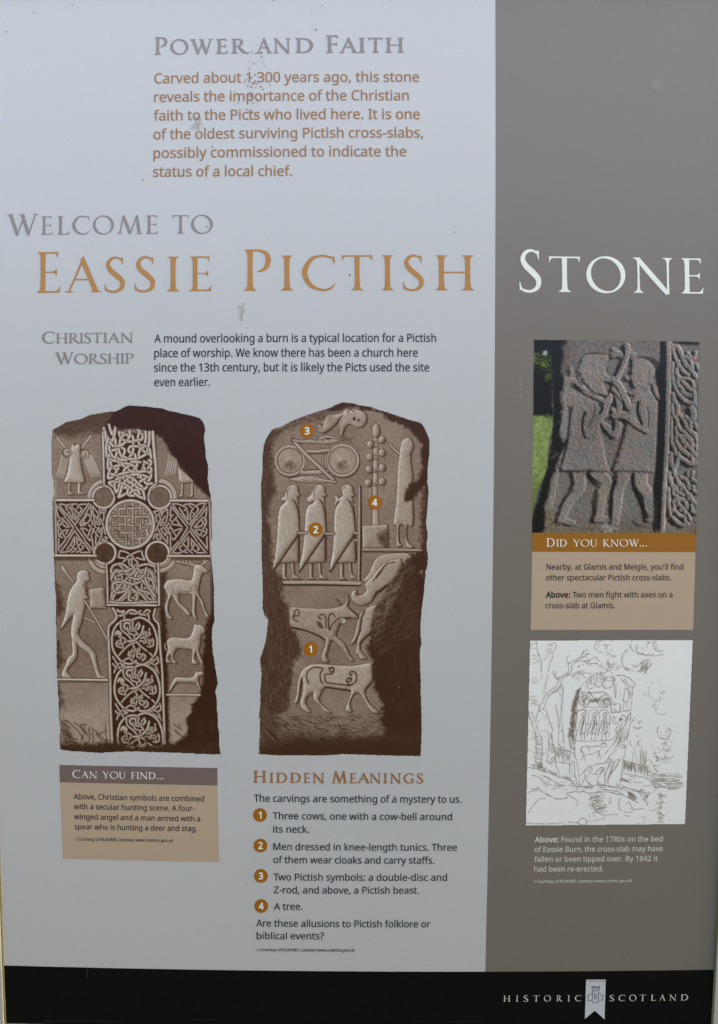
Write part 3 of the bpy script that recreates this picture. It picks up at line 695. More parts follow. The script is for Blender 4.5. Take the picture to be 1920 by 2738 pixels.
    A.band([(1062,832),(1378,834)], 17, .84, 6, lab=9); A.band([(1374,840),(1380,1060),(1384,1268)], 13, .72, 5, lab=9); A.band([(1040,1274),(1384,1276)], 16, .84, 6, lab=9)
    A.line([(140,1296),(470,1296)], 24, .1, op=.8, soft=3); A.line([(1080,1298),(1384,1298)], 22, .12, op=.8, soft=3)
    A.band([(524,285),(530,500),(534,712)], 15, .82, 6); A.band([(530,708),(580,735),(612,790)], 13, .8, 4)
    A.band([(922,285),(932,420),(946,560),(950,700)], 22, .78, 7); A.band([(948,700),(905,735),(886,800)], 14, .8, 4)
    A.band([(552,1335),(560,1500),(562,1662)], 13, .8, 6); A.band([(556,1664),(975,1668)], 14, .84, 7); A.band([(966,1332),(970,1500),(972,1664)], 15, .8, 7)
    # knots of the upper shaft, from the large zoom
    K = 9.2
    A.frame(265, 1130, K)
    for s in ([(120,140),(200,330),(330,480)],[(250,60),(330,300),(400,120)],[(160,230),(180,470)],[(230,400),(180,620),(200,850)],[(320,470),(380,330),(410,150)],[(400,400),(430,600)],[(270,490),(360,590)],[(260,580),(270,700),(350,850)],[(330,690),(450,660)],[(440,740),(430,800),(390,900)],[(480,580),(500,700),(570,880)],[(560,620),(640,680),(600,830),(570,900)],
              [(500,230),(580,260),(710,320)],[(520,350),(500,240)],[(620,310),(540,400),(510,540)],[(760,200),(760,330),(710,430)],[(600,430),(700,470),(830,470)],[(820,330),(850,400),(850,530)],[(650,490),(560,560),(470,580)],[(960,190),(1050,280),(1110,350)],[(1010,210),(970,330),(960,400)],[(900,450),(1050,420),(1080,350)],[(1150,230),(1160,350),(1140,500)],[(1245,240),(1240,480),(1190,710)],[(980,480),(1010,640)],[(1060,560),(1170,590)],[(1100,620),(1010,680),(980,830)],[(1090,700),(1200,770),(1280,800)],[(1250,660),(1280,800),(1290,870)],
              [(950,590),(800,590),(740,640),(740,720),(810,760)],[(850,650),(830,760),(760,840)],[(1150,790),(1050,850),(950,890)],[(640,860),(740,900),(860,900)],[(890,790),(910,890),(910,950)],[(430,950),(290,920),(250,800)],[(240,900),(220,1000),(230,1150)],[(480,880),(490,1000)],[(520,920),(680,930)],[(800,970),(1020,980)],[(290,980),(320,1080),(420,1160)],[(400,1080),(550,1050)],[(560,990),(590,1050),(640,1100)],[(640,1010),(760,1030),(870,1080)],[(740,1080),(650,1140),(610,1210)],[(940,1030),(930,1090),(860,1160)],[(1110,960),(1200,1010)],[(1230,930),(1290,960),(1270,1050),(1210,1130)],[(1110,1030),(1070,1160)],[(1110,1110),(1160,1190),(1280,1240),(1290,1130)],
              [(300,1110),(260,1200),(230,1370),(340,1350)],[(300,1270),(440,1310)],[(480,1130),(410,1240)],[(470,1280),(480,1340)],[(510,1280),(620,1250),(770,1220)],[(740,1170),(800,1210),(880,1230)],[(930,1170),(930,1230)],[(980,1220),(1150,1200)],[(770,1300),(970,1280),(970,1350)],[(1020,1290),(1040,1370)],[(1090,1300),(1210,1350)],[(1290,1290),(1270,1370),(1220,1440)],[(1140,1390),(1010,1460)],[(660,1320),(740,1330),(810,1380)],[(860,1370),(830,1450)],[(420,1420),(470,1380),(570,1360)],[(610,1330),(600,1380)],[(720,1380),(660,1440),(610,1480)],[(520,1420),(490,1600)],[(450,1470),(330,1460),(250,1490),(350,1580)],[(390,1500),(390,1600),(430,1720),(480,1650)],[(560,1500),(730,1550)],[(720,1540),(690,1600),(610,1610)],[(720,1450),(870,1530)],[(890,1420),(960,1500),(1070,1590)],[(900,1520),(800,1590)],[(1130,1460),(1190,1520),(1310,1500)],[(910,1570),(1000,1640),(1110,1650),(1180,1590)],
              [(570,1560),(540,1700),(490,1840),(670,1750)],[(740,1590),(830,1640)],[(720,1640),(700,1730),(760,1800),(880,1800)],[(770,1740),(830,1680),(940,1670),(1010,1760)],[(880,1740),(980,1820),(1120,1880)],[(1080,1680),(1110,1760),(1130,1890)]):
        A.band(s, 58, .8, 14, dark=.05)
    # arms of the cross, each from its own zoom
    A.frame(140, 1335, 10.733)
    for s in ([(110,140),(250,330),(360,470)],[(420,570),(520,700),(620,830)],[(200,150),(330,340),(500,540),(650,730)],[(650,760),(720,650),(780,560)],[(800,500),(830,460)],[(860,430),(950,280),(1060,130)],[(790,700),(930,500),(1040,290),(1110,150)],[(1110,160),(1120,330),(1130,500)],[(600,840),(520,980),(380,1170),(230,1380)],[(650,900),(570,1030),(490,1160)],[(470,1200),(440,1250)],[(420,1280),(300,1440),(220,1530)],[(690,810),(800,960),(910,1110)],[(660,930),(800,1130),(960,1330),(1100,1530)],[(930,1140),(950,1180)],[(960,1220),(1060,1340),(1160,1480)],
              [(210,150),(300,150),(400,175)],[(460,340),(390,240),(450,170),(540,150)],[(470,230),(540,280),(590,400),(610,580)],[(510,380),(450,430)],[(520,450),(600,570)],[(560,240),(590,160),(640,140),(720,150)],[(590,260),(660,320),(740,400)],[(720,280),(760,190),(860,150),(1000,150)],[(800,240),(860,300),(790,400),(680,590)],[(660,410),(670,600)],
              [(120,160),(140,360),(190,520),(250,630)],[(270,540),(370,650),(500,790)],[(380,520),(350,540)],[(310,650),(220,760)],[(200,610),(170,680),(180,800),(260,890)],[(310,720),(380,790),(500,800)],[(180,880),(190,1000),(220,1060)],[(480,880),(390,890),(290,940),(220,1050),(190,1060),(300,1110)],[(450,900),(400,1000)],[(310,990),(380,1110)],[(195,1140),(190,1300),(190,1480)],
              [(920,570),(1020,440),(1080,490),(1120,600),(1170,690),(1140,740)],[(920,600),(900,650)],[(1080,600),(1000,690),(860,700),(820,760),(960,740)],[(1050,740),(1160,860)],[(820,840),(940,850),(1030,900)],[(850,870),(950,1020),(1080,1190),(1100,1150)],[(1110,850),(1030,1060)],[(1200,850),(1150,1000)],[(1120,1030),(1160,1200),(1180,1450)],
              [(640,1080),(560,1260),(430,1450)],[(640,1100),(640,1330)],[(690,1080),(720,1250),(780,1430)],[(700,1120),(820,1210)],[(560,1330),(650,1430)],[(230,1530),(400,1520),(500,1490),(570,1420)],[(560,1530),(650,1480),(700,1410)],[(860,1340),(900,1390),(800,1480),(700,1530)],[(820,1530),(1080,1530)],[(850,1250),(780,1330)],
              [(1150,200),(1180,400),(1220,640)],[(1160,200),(1270,340),(1370,470)],[(1230,470),(1330,600),(1370,730),(1250,700)],[(1360,430),(1270,560)],[(1290,640),(1220,740),(1260,820)],[(1370,540),(1440,680),(1500,850),(1530,1010)],[(1290,920),(1340,820),(1390,910)],[(1340,930),(1390,980)],[(1230,940),(1330,1080)],[(1440,820),(1430,1000),(1360,1200),(1260,1310),(1260,1050)],[(1360,290),(1390,400),(1440,390)],[(1430,340),(1490,300),(1540,310),(1520,400)],[(1480,380),(1490,500),(1470,620)],[(1450,1240),(1460,1150),(1530,1230),(1580,1200)],[(1500,1100),(1580,1110),(1500,1240)]):
        A.band(s, 40, .74, 11, dark=.05)
    A.frame(410, 1335, 10.0625)
    for s in ([(480,200),(470,320),(460,440)],[(510,230),(640,390),(780,570),(930,760)],[(510,130),(600,250),(700,380)],[(720,400),(760,430)],[(770,440),(880,580),(980,690)],[(980,690),(1100,540),(1250,370),(1400,150)],[(930,770),(820,960),(740,1080)],[(690,1130),(650,1180)],[(660,1170),(560,1280),(480,1400)],[(980,850),(850,1030),(680,1240),(510,1460)],[(1000,790),(1100,620),(1200,530)],[(1230,500),(1250,480)],[(1270,470),(1360,340),(1440,220)],[(1020,780),(1170,980),(1330,1180),(1460,1360)],[(1000,860),(1060,960),(1130,1050)],[(1150,1090),(1180,1130)],[(1220,1180),(1330,1330),(1440,1450)],
              [(520,140),(640,130),(760,170),(880,220)],[(710,240),(800,380),(940,570)],[(910,240),(930,380),(940,560)],[(840,310),(910,250)],[(830,160),(940,140),(1030,230)],[(980,120),(1100,160),(1220,270),(1160,370)],[(1090,240),(1020,350),(1000,480),(1020,590)],[(1140,400),(1060,480)],[(1180,170),(1280,120),(1430,120)],[(1080,370),(1130,420)],
              [(1440,230),(1430,420),(1390,580)],[(1370,490),(1280,560),(1180,680),(1120,760),(1290,730),(1330,680)],[(1310,580),(1380,680)],[(1440,560),(1420,680),(1350,810)],[(1180,820),(1280,830),(1390,880)],[(1130,830),(1260,980),(1310,890)],[(1440,800),(1430,930),(1330,1010)],[(1450,1020),(1450,1200),(1460,1350)],
              [(450,580),(500,450),(540,430)],[(500,590),(540,680),(660,700),(790,740)],[(640,480),(560,580)],[(640,560),(700,660),(770,740)],[(590,850),(690,810),(790,800)],[(770,820),(680,940),(570,1090),(520,1050)],[(500,790),(560,900),(600,970)],[(470,900),(470,1100),(470,1400)],[(390,780),(440,940)],[(410,640),(440,690)],[(480,720),(440,800)],
              [(960,1010),(950,1200),(930,1320),(850,1380)],[(950,1030),(820,1170)],[(800,1200),(900,1300)],[(780,1250),(710,1320),(780,1400),(920,1440)],[(1030,1060),(1040,1270)],[(1030,1080),(1150,1220),(1240,1340),(1190,1380)],[(1110,1230),(1040,1360)],[(940,1350),(1060,1460)],[(1090,1360),(1200,1440),(1400,1440)],[(560,1450),(680,1460),(770,1430)],
              [(370,260),(260,370),(230,450)],[(390,270),(390,430),(350,630)],[(320,460),(260,580),(200,700),(280,710)],[(160,450),(220,550)],[(190,570),(130,720),(60,870)],[(280,630),(330,700)],[(390,690),(350,770)],[(210,790),(310,780),(350,870)],[(220,800),(260,910)],[(300,920),(330,980),(380,880)],[(130,800),(220,970),(330,1110),(400,1210)],[(390,1000),(390,1200)],[(20,340),(130,320),(250,300),(140,420),(80,420),(30,350)],[(80,420),(100,620)],[(10,1080),(60,960),(130,940)],[(80,1020),(130,1080),(210,1080),(190,1010)],[(110,1000),(160,960)]):
        A.band(s, 38, .72, 10, dark=.05)
    A.frame(285, 1465, 10.733)
    for s in ([(380,90),(370,200),(350,280),(480,300),(630,330)],[(400,90),(520,110),(650,170)],[(1020,90),(880,120),(740,190),(590,270)],[(1020,100),(1040,220),(1100,350),(870,290)],[(740,240),(820,340),(910,440),(850,490)],[(560,350),(460,440),(530,540),(650,610)],[(660,470),(650,390),(700,330),(770,320)],[(730,380),(740,430),(670,520)],[(770,490),(870,580)],[(760,580),(680,670)],
              [(490,620),(400,530),(290,480),(190,510),(130,600),(160,680),(220,740)],[(550,630),(510,650)],[(240,640),(340,630),(440,680),(550,770)],[(580,680),(720,750)],[(780,640),(930,740)],[(890,610),(980,530),(1130,490),(1280,510),(1380,590),(1420,700)],[(950,610),(1050,690),(1150,820)],[(1080,640),(1200,610),(1320,690),(1400,820),(1440,1000)],[(790,710),(730,810)],[(1010,740),(960,800)],
              [(240,870),(230,770),(300,720),(390,740)],[(310,810),(390,800),(460,750)],[(140,740),(130,870),(170,980),(280,1070)],[(220,960),(300,900),(400,900)],[(450,820),(460,930),(410,1030)],[(310,970),(350,1110)],[(160,1060),(150,1180),(200,1280),(290,1300),(370,1240)],[(250,1210),(330,1170),(430,1170)],[(610,780),(560,930)],[(500,930),(570,1000),(600,1140)],[(510,1050),(480,1160),(500,1270)],[(560,1190),(630,1190)],[(660,840),(760,890)],[(790,780),(890,840),(950,930),(910,1030)],[(850,870),(770,980)],[(660,910),(710,1020),(800,1080)],[(830,990),(880,1100),(920,1150)],[(720,1110),(670,1270)],[(940,1160),(830,1220)],[(720,1240),(810,1300)],
              [(1000,840),(1080,940),(1140,1120)],[(1050,1010),(1010,1090),(1030,1190)],[(1300,760),(1220,730),(1190,900)],[(1270,850),(1360,810)],[(1150,990),(1260,940)],[(1340,900),(1330,1060)],[(1210,1010),(1270,1100),(1370,1140)],[(1400,1030),(1440,1160),(1450,1290)],[(1090,1150),(1230,1220)],[(1000,1260),(1090,1220)],[(1300,1180),(1290,1260),(1350,1360),(1400,1400),(1420,1540)],[(1390,1300),(1420,1420)],
              [(590,1240),(530,1350),(400,1460),(150,1560),(150,1430),(190,1330)],[(610,1350),(590,1390)],[(560,1420),(460,1510),(320,1560),(520,1580),(720,1500)],[(710,1320),(650,1470)],[(730,1430),(830,1470)],[(890,1300),(810,1390)],[(900,1380),(920,1470),(820,1550),(730,1560)],[(930,1230),(1040,1390),(1200,1530),(1080,1530)],[(1080,1300),(1200,1440),(1330,1520),(1430,1540)],[(960,1530),(1050,1530)]):
        A.band(s, 44, .75, 12, dark=.05)
    A.frame(100, 1060, 2.9815)
    # key pattern roundel
    cx, cy, R = 743, 1022, 178
    A.fill(A.ell(cx, cy, 200), .07)
    A.fill(A.ell(cx, cy, R), .71)
    keep = A.T.copy()
    A.frame(285, 1335, 11.926)
    for s in ([(630,120),(640,480)],[(640,130),(770,130),(770,210),(690,200)],[(870,100),(880,180),(990,170)],[(640,250),(850,240),(1030,230),(1030,120)],[(420,190),(420,250),(550,250),(550,130)],[(430,190),(510,180)],[(365,210),(360,400),(380,570)],[(180,390),(180,590),(560,590),(560,760),(430,760),(430,650),(510,650),(500,700)],[(200,310),(290,300),(290,260)],[(200,400),(300,400),(300,480),(220,490)],
              [(800,500),(450,500),(440,370),(580,370),(580,440),(510,440)],[(800,510),(790,350),(710,350),(710,420),(750,430)],[(890,800),(890,330),(1040,330),(1050,460),(980,460),(980,400)],[(920,515),(1300,515),(1310,330),(1210,330),(1210,420),(1260,420)],[(1130,240),(1135,490)],[(1130,240),(1230,240)],[(720,790),(880,790),(1050,790),(1050,640)],[(720,730),(790,730),(790,590),(650,600),(640,990)],[(960,620),(1330,600),(1340,740),(1210,740),(1200,650),(1280,650)],[(960,630),(960,720),(1020,710)],[(1120,630),(1130,950),(1260,940),(1250,810),(1180,810),(1190,880)],
              [(80,800),(360,790),(360,640),(240,640),(240,710),(310,710)],[(90,740),(170,740),(170,650)],[(150,830),(150,1040),(370,1030),(370,870)],[(200,870),(570,850),(570,960),(480,960),(480,900),(520,900)],[(220,880),(230,990),(310,990),(300,930)],[(380,1010),(800,1030),(800,880),(690,880),(690,960),(760,960)],[(880,1210),(880,860),(1040,870),(1040,970),(950,970),(950,910),(1000,910)],[(900,1020),(1230,1020),(1250,1210),(1110,1210),(1110,1090),(1190,1090),(1190,1160)],[(890,1220),(1040,1210),(1050,1080),(950,1080),(960,1150),(1010,1150)],[(1330,830),(1340,1000),(1380,1100)],[(1400,840),(1390,980)],
              [(380,1040),(380,1220),(240,1220),(240,1100),(330,1100),(320,1150)],[(430,1060),(430,1230),(600,1230),(600,1120),(490,1120),(490,1190),(550,1190)],[(170,1100),(190,1200)],[(670,1500),(660,1120),(790,1120),(790,1240),(690,1230),(690,1180)],[(240,1300),(600,1290)],[(690,1290),(1000,1310),(1000,1460),(890,1450),(890,1350),(940,1350)],[(580,1310),(570,1460),(460,1450),(460,1380),(520,1380)],[(680,1480),(810,1470),(810,1350),(740,1350),(760,1400)],[(1110,1420),(1110,1300),(1300,1290)],[(1160,1380),(1150,1350)],[(330,1360),(400,1360),(400,1420)],[(1420,640),(1390,500),(1350,440)]):
        A.line(s, 34, .13, 0)
    A.frame(100, 1060, 2.9815)
    sl, d = A.sd(A.ell(cx, cy, R - 6))
    m = np.zeros_like(A.T); m[sl] = np.clip(.5 - d, 0, 1)
    A.T = keep * (1 - m) + A.T * m
    A.ring(cx, cy, R + 10, R + 12, 20, .78, 5, lab=0)
    sl, d = A.sd(A.ell(cx, cy, R + 20)); A.lab[sl][d < 0] = 4
    # first lower shaft square: loops
    for s in ([(590,1640),(600,1560),(640,1520),(620,1440),(590,1400),(610,1350),(680,1340),(760,1400),(850,1480),(900,1560),(940,1640)],
              [(940,1360),(880,1340),(800,1360),(740,1430),(660,1510),(610,1600),(600,1640)],[(600,1500),(650,1480),(700,1500),(690,1560),(620,1560),(600,1500)],
              [(590,1460),(620,1400),(700,1400),(740,1460),(720,1540),(640,1570)],[(940,1480),(900,1400),(820,1390),(780,1440),(790,1520),(860,1560),(930,1560)],
              [(860,1440),(920,1470),(930,1540),(880,1580)],[(640,1640),(700,1580),(760,1540),(830,1580),(880,1640)],[(740,1560),(730,1620),(780,1640),(800,1580),(760,1540)],
              [(580,1640),(700,1650),(950,1640)],[(940,1600),(890,1520),(860,1440),(870,1370)],[(700,1400),(780,1370),(840,1410)],[(730,1440),(800,1460),(850,1430)],[(680,1470),(760,1500),(820,1480)],[(750,1340),(780,1390),(740,1430)]):
        A.band(s, 17, .72, 5, dark=.05)
    # lower shaft, from its zoom
    A.frame(280, 1600, 5.7389)
    A.band([(130,160),(175,230),(185,300),(130,370),(70,430),(60,560),(75,900),(90,1300),(95,1700),(120,2230)], 34, .76, 12)
    A.band([(780,170),(755,260),(770,330),(830,400),(845,560),(860,800),(885,1100),(900,1500),(915,1900),(925,2230)], 30, .76, 12)
    for dx, dy, last in ((0,0,0),(40,722,0),(88,1465,1)):
        S = [[(200,180),(240,210),(300,200),(270,260),(230,270)],[(330,240),(380,190),(460,190),(530,240),(640,260)],[(300,250),(305,320)],[(390,230),(480,240),(560,190)],[(600,230),(650,180),(700,200),(650,250)],[(670,230),(690,340)]] if dy == 0 else []
        S += [[(390,370),(460,320),(560,300),(680,360),(760,460),(810,640),(800,800),(740,920),(640,1000),(540,1010),(470,990)],
              [(400,335),(300,340),(200,400),(140,500),(115,640),(130,780),(190,890),(280,980),(400,1010),(490,960)],
              [(250,350),(260,480),(350,560),(430,650)],[(600,430),(570,540),(500,620),(420,660),(310,660)],[(480,680),(380,720),(290,800),(220,880)],[(490,670),(560,740),(650,810)],[(690,840),(750,900)],
              [(330,480),(300,430),(330,380),(390,400),(410,470),(440,500),(500,480),(540,430),(520,380)],[(350,450),(380,540),(440,560)],[(440,370),(430,450),(480,470)],[(470,500),(510,550),(460,570),(460,610)],[(400,500),(390,420)],[(500,400),(480,440)],
              [(170,560),(200,510),(250,540),(240,590),(210,540)],[(220,590),(290,610),(330,640)],[(250,620),(255,690)],[(330,660),(290,700),(200,700)],[(280,760),(200,740),(180,690),(220,650)],[(280,720),(280,770)],
              [(590,560),(620,520),(680,530),(690,470)],[(560,620),(640,580),(700,560),(690,520)],[(540,660),(620,660),(690,630)],[(600,690),(700,680),(740,620)],[(630,540),(650,600)],[(620,620),(640,680)],[(690,650),(700,740),(660,740)],[(750,640),(750,720),(700,750)],
              [(440,720),(470,790)],[(430,790),(400,860)],[(450,810),(530,820),(540,760)],[(380,820),(370,880),(440,890)],[(460,850),(440,920)],[(510,780),(500,890),(560,930)],[(520,850),(600,880),(630,940)],[(600,850),(560,910)],[(620,870),(630,910),(580,960)]]
        S += [[(280,970),(370,920),(440,970)],[(130,900),(200,1020),(250,1100)],[(150,1140),(180,1060),(220,1000)],[(130,1010),(190,1080)],[(240,1000),(310,1040),(260,1050)],[(640,1040),(720,990),(820,910)],[(700,980),(790,1050),(830,1150)],[(810,900),(830,980),(780,1020)],[(700,1050),(760,1090),(820,1120)]] if not last else []
        for s in S:
            thin = len(s) < 5
            A.band(off(s, dx, dy), 25 if thin else 30, .72 if thin else .76, 8, dark=.05)
    A.frame(100, 1060, 2.9815)
    # stags and hound at the right
    A.band([(1112,1318),(1180,1334),(1250,1344),(1290,1346),(1322,1330),(1335,1305)], [10,13,15,15,12,8], .84, 6, lab=5)
    for q in ([(1140,1326),(1128,1306)],[(1165,1330),(1158,1306)],[(1190,1334),(1188,1308)],[(1215,1338),(1218,1312)],[(1300,1345),(1335,1330),(1355,1310)],[(1255,1344),(1250,1358),(1270,1362)]):
        A.band(q, [11,7] if len(q) == 2 else 10, .82, 4, lab=5)
    F = lambda p: off(p, 0, D)
    A.figure(F([(1250,-6),(1262,-22),(1300,-30),(1335,-8),(1366,26),(1345,36),(1318,44),(1303,90),(1290,150),(1286,200),(1320,260),(1342,330),(1372,386),(1344,389),(1326,335),(1296,262),(1270,222),(1260,300),(1264,370),(1277,410),(1240,382),(1236,300),(1235,216),(1180,207),(1130,202),(1136,270),(1180,310),(1222,366),(1198,376),(1150,322),(1110,282),(1090,240),(1075,222),(1050,272),(1046,350),(1082,402),(1052,406),(1028,380),(1018,300),(1040,232),(1024,180),(1008,152),(1025,110),(1060,90),(1150,85),(1225,96),(1240,50)]), .72, 3, lab=5)
    A.line(F([(1080,150),(1085,200),(1110,215)]), 4, .2); A.line(F([(1130,180),(1220,186),(1222,140)]), 4, .2); A.line(F([(1260,130),(1272,170)]), 5, .2)
    A.figure(F([(1030,592),(1050,560),(1090,548),(1160,555),(1210,550),(1235,510),(1250,455),(1262,438),(1275,450),(1310,450),(1336,480),(1342,518),(1310,530),(1300,600),(1290,660),(1310,720),(1328,766),(1300,752),(1275,690),(1265,670),(1255,720),(1284,760),(1233,760),(1235,700),(1235,652),(1180,642),(1120,640),(1092,680),(1087,720),(1118,754),(1075,756),(1068,695),(1046,710),(1052,735),(1078,752),(1028,752),(1030,690),(1042,640)]), .72, 3, lab=6)
    A.band(F([(1034,600),(1018,612),(1022,640),(1040,655)]), 8, .7, 4, lab=6)
    A.figure(F([(1048,975),(1080,902),(1110,867),(1200,872),(1250,860),(1264,812),(1280,826),(1322,820),(1330,850),(1295,862),(1286,900),(1312,985),(1294,980),(1265,915),(1180,912),(1120,910),(1090,940),(1058,985)]), .72, 2, lab=7)
    A.band(F([(1035,1008),(1180,1008),(1320,1011)]), 13, .84, 6)
    A.band(F([(1385,-80),(1390,120),(1394,350)]), 9, .55, 5)
    # right lower break
    A.fill(F([(1345,440),(1335,560),(1322,700),(1330,850),(1305,1000),(1270,1058),(1232,1090),(1228,1150),(1192,1190),(1200,1260),(1190,1330),(1110,1395),(1070,1500),(1500,1500),(1500,300),(1395,345)]), .06, soft=3, rough=2.5, seed=14)
    A.fill([(1388,1280),(1420,1280),(1420,1760),(1390,1760)], .1, soft=2)
    A.scribble(F([(1230,1180),(1420,1180),(1440,1440),(1220,1440)]), 90, 50, 1.2, 4, .18, 61, op=.5)
    # hunter
    A.band(F([(196,-22),(212,10),(240,50),(288,112)]), [12,26,13,12], .74, 5, lab=8)
    A.figure(F([(415,165),(532,150),(552,325),(420,318)]), .62, 0, sh=5)
    A.band(F([(360,388),(410,410),(462,434)]), 12, .72, 5, lab=8)
    A.figure(F([(315,78),(320,40),(345,18),(375,14),(405,25),(414,60),(420,95),(395,106),(384,115),(396,170),(390,215),(416,235),(388,250),(382,310),(366,370),(356,430),(336,480),(326,515),(346,555),(382,600),(432,640),(467,690),(478,760),(503,842),(532,862),(562,878),(488,882),(468,842),(440,752),(418,692),(390,662),(345,632),(322,608),(320,652),(315,712),(278,762),(238,820),(282,877),(214,878),(194,842),(225,770),(246,710),(280,680),(276,600),(272,560),(268,500),(275,440),(286,372),(240,430),(184,492),(200,440),(225,350),(240,250),(260,180),(290,130),(314,100)]), .74, 3, lab=8, sh=6)
    A.line(F([(366,130),(385,170),(400,215)]), 8, .12); A.line(F([(272,560),(300,590),(330,615)]), 4, .3)
    A.band(F([(378,258),(440,360),(500,460),(556,566)]), 12, .74, 5, lab=8)
    A.band(F([(160,886),(350,888),(566,892)]), 14, .86, 7)
    A.line(F([(170,908),(560,908)]), 8, .12, op=.7, soft=2)
    # bottom: grass strokes and the dark foot
    A.fill(F([(160,1395),(300,1390),(450,1400),(560,1380),(620,1390),(760,1420),(960,1420),(1060,1390),(1200,1390),(1480,1380),(1480,1520),(160,1520)]), .09, soft=5, rough=4, seed=15)
    A.scribble(F([(180,1200),(240,1250),(300,1390),(180,1400)]), 45, 110, .75, 6, .14, 71)
    for q in ([(240,1220),(330,1300),(370,1370)],[(300,1230),(370,1290),(400,1330)],[(340,1240),(370,1300)],[(350,1250),(395,1245)],[(410,1270),(420,1340),(410,1390)],[(430,1270),(500,1330),(560,1395)],[(440,1300),(450,1390)],[(545,1250),(550,1340),(560,1390)],[(480,1330),(540,1300)],[(210,1210),(250,1220)],[(220,1320),(320,1370)],[(350,1370),(390,1290)],[(1090,1240),(1130,1280)],[(1100,1300),(1150,1340),(1180,1360)],[(1130,1240),(1150,1290)],[(1100,1290),(1140,1330)],[(1190,1320),(1160,1340)],[(520,1380),(470,1320)],[(360,1240),(380,1260),(360,1300)]):
        A.line(F(q), 8, .12, op=.85)
    A.scribble(F([(600,1330),(1040,1330),(1040,1420),(600,1420)]), 70, 34, 1.0, 6, .1, 73, op=.6)
    A.scribble(F([(180,1400),(1440,1400),(1440,1470),(180,1470)]), 120, 50, .1, 5, .17, 74, op=.4)
    rgb = sepia(A.T)
    names = {1: 'carved_angel', 2: 'carved_angel', 3: 'cross_arm_border', 9: 'cross_arm_border', 4: 'key_pattern_roundel', 5: 'carved_stag', 6: 'carved_hound', 7: 'carved_deer', 8: 'carved_hunter'}
    return A, rgb, names

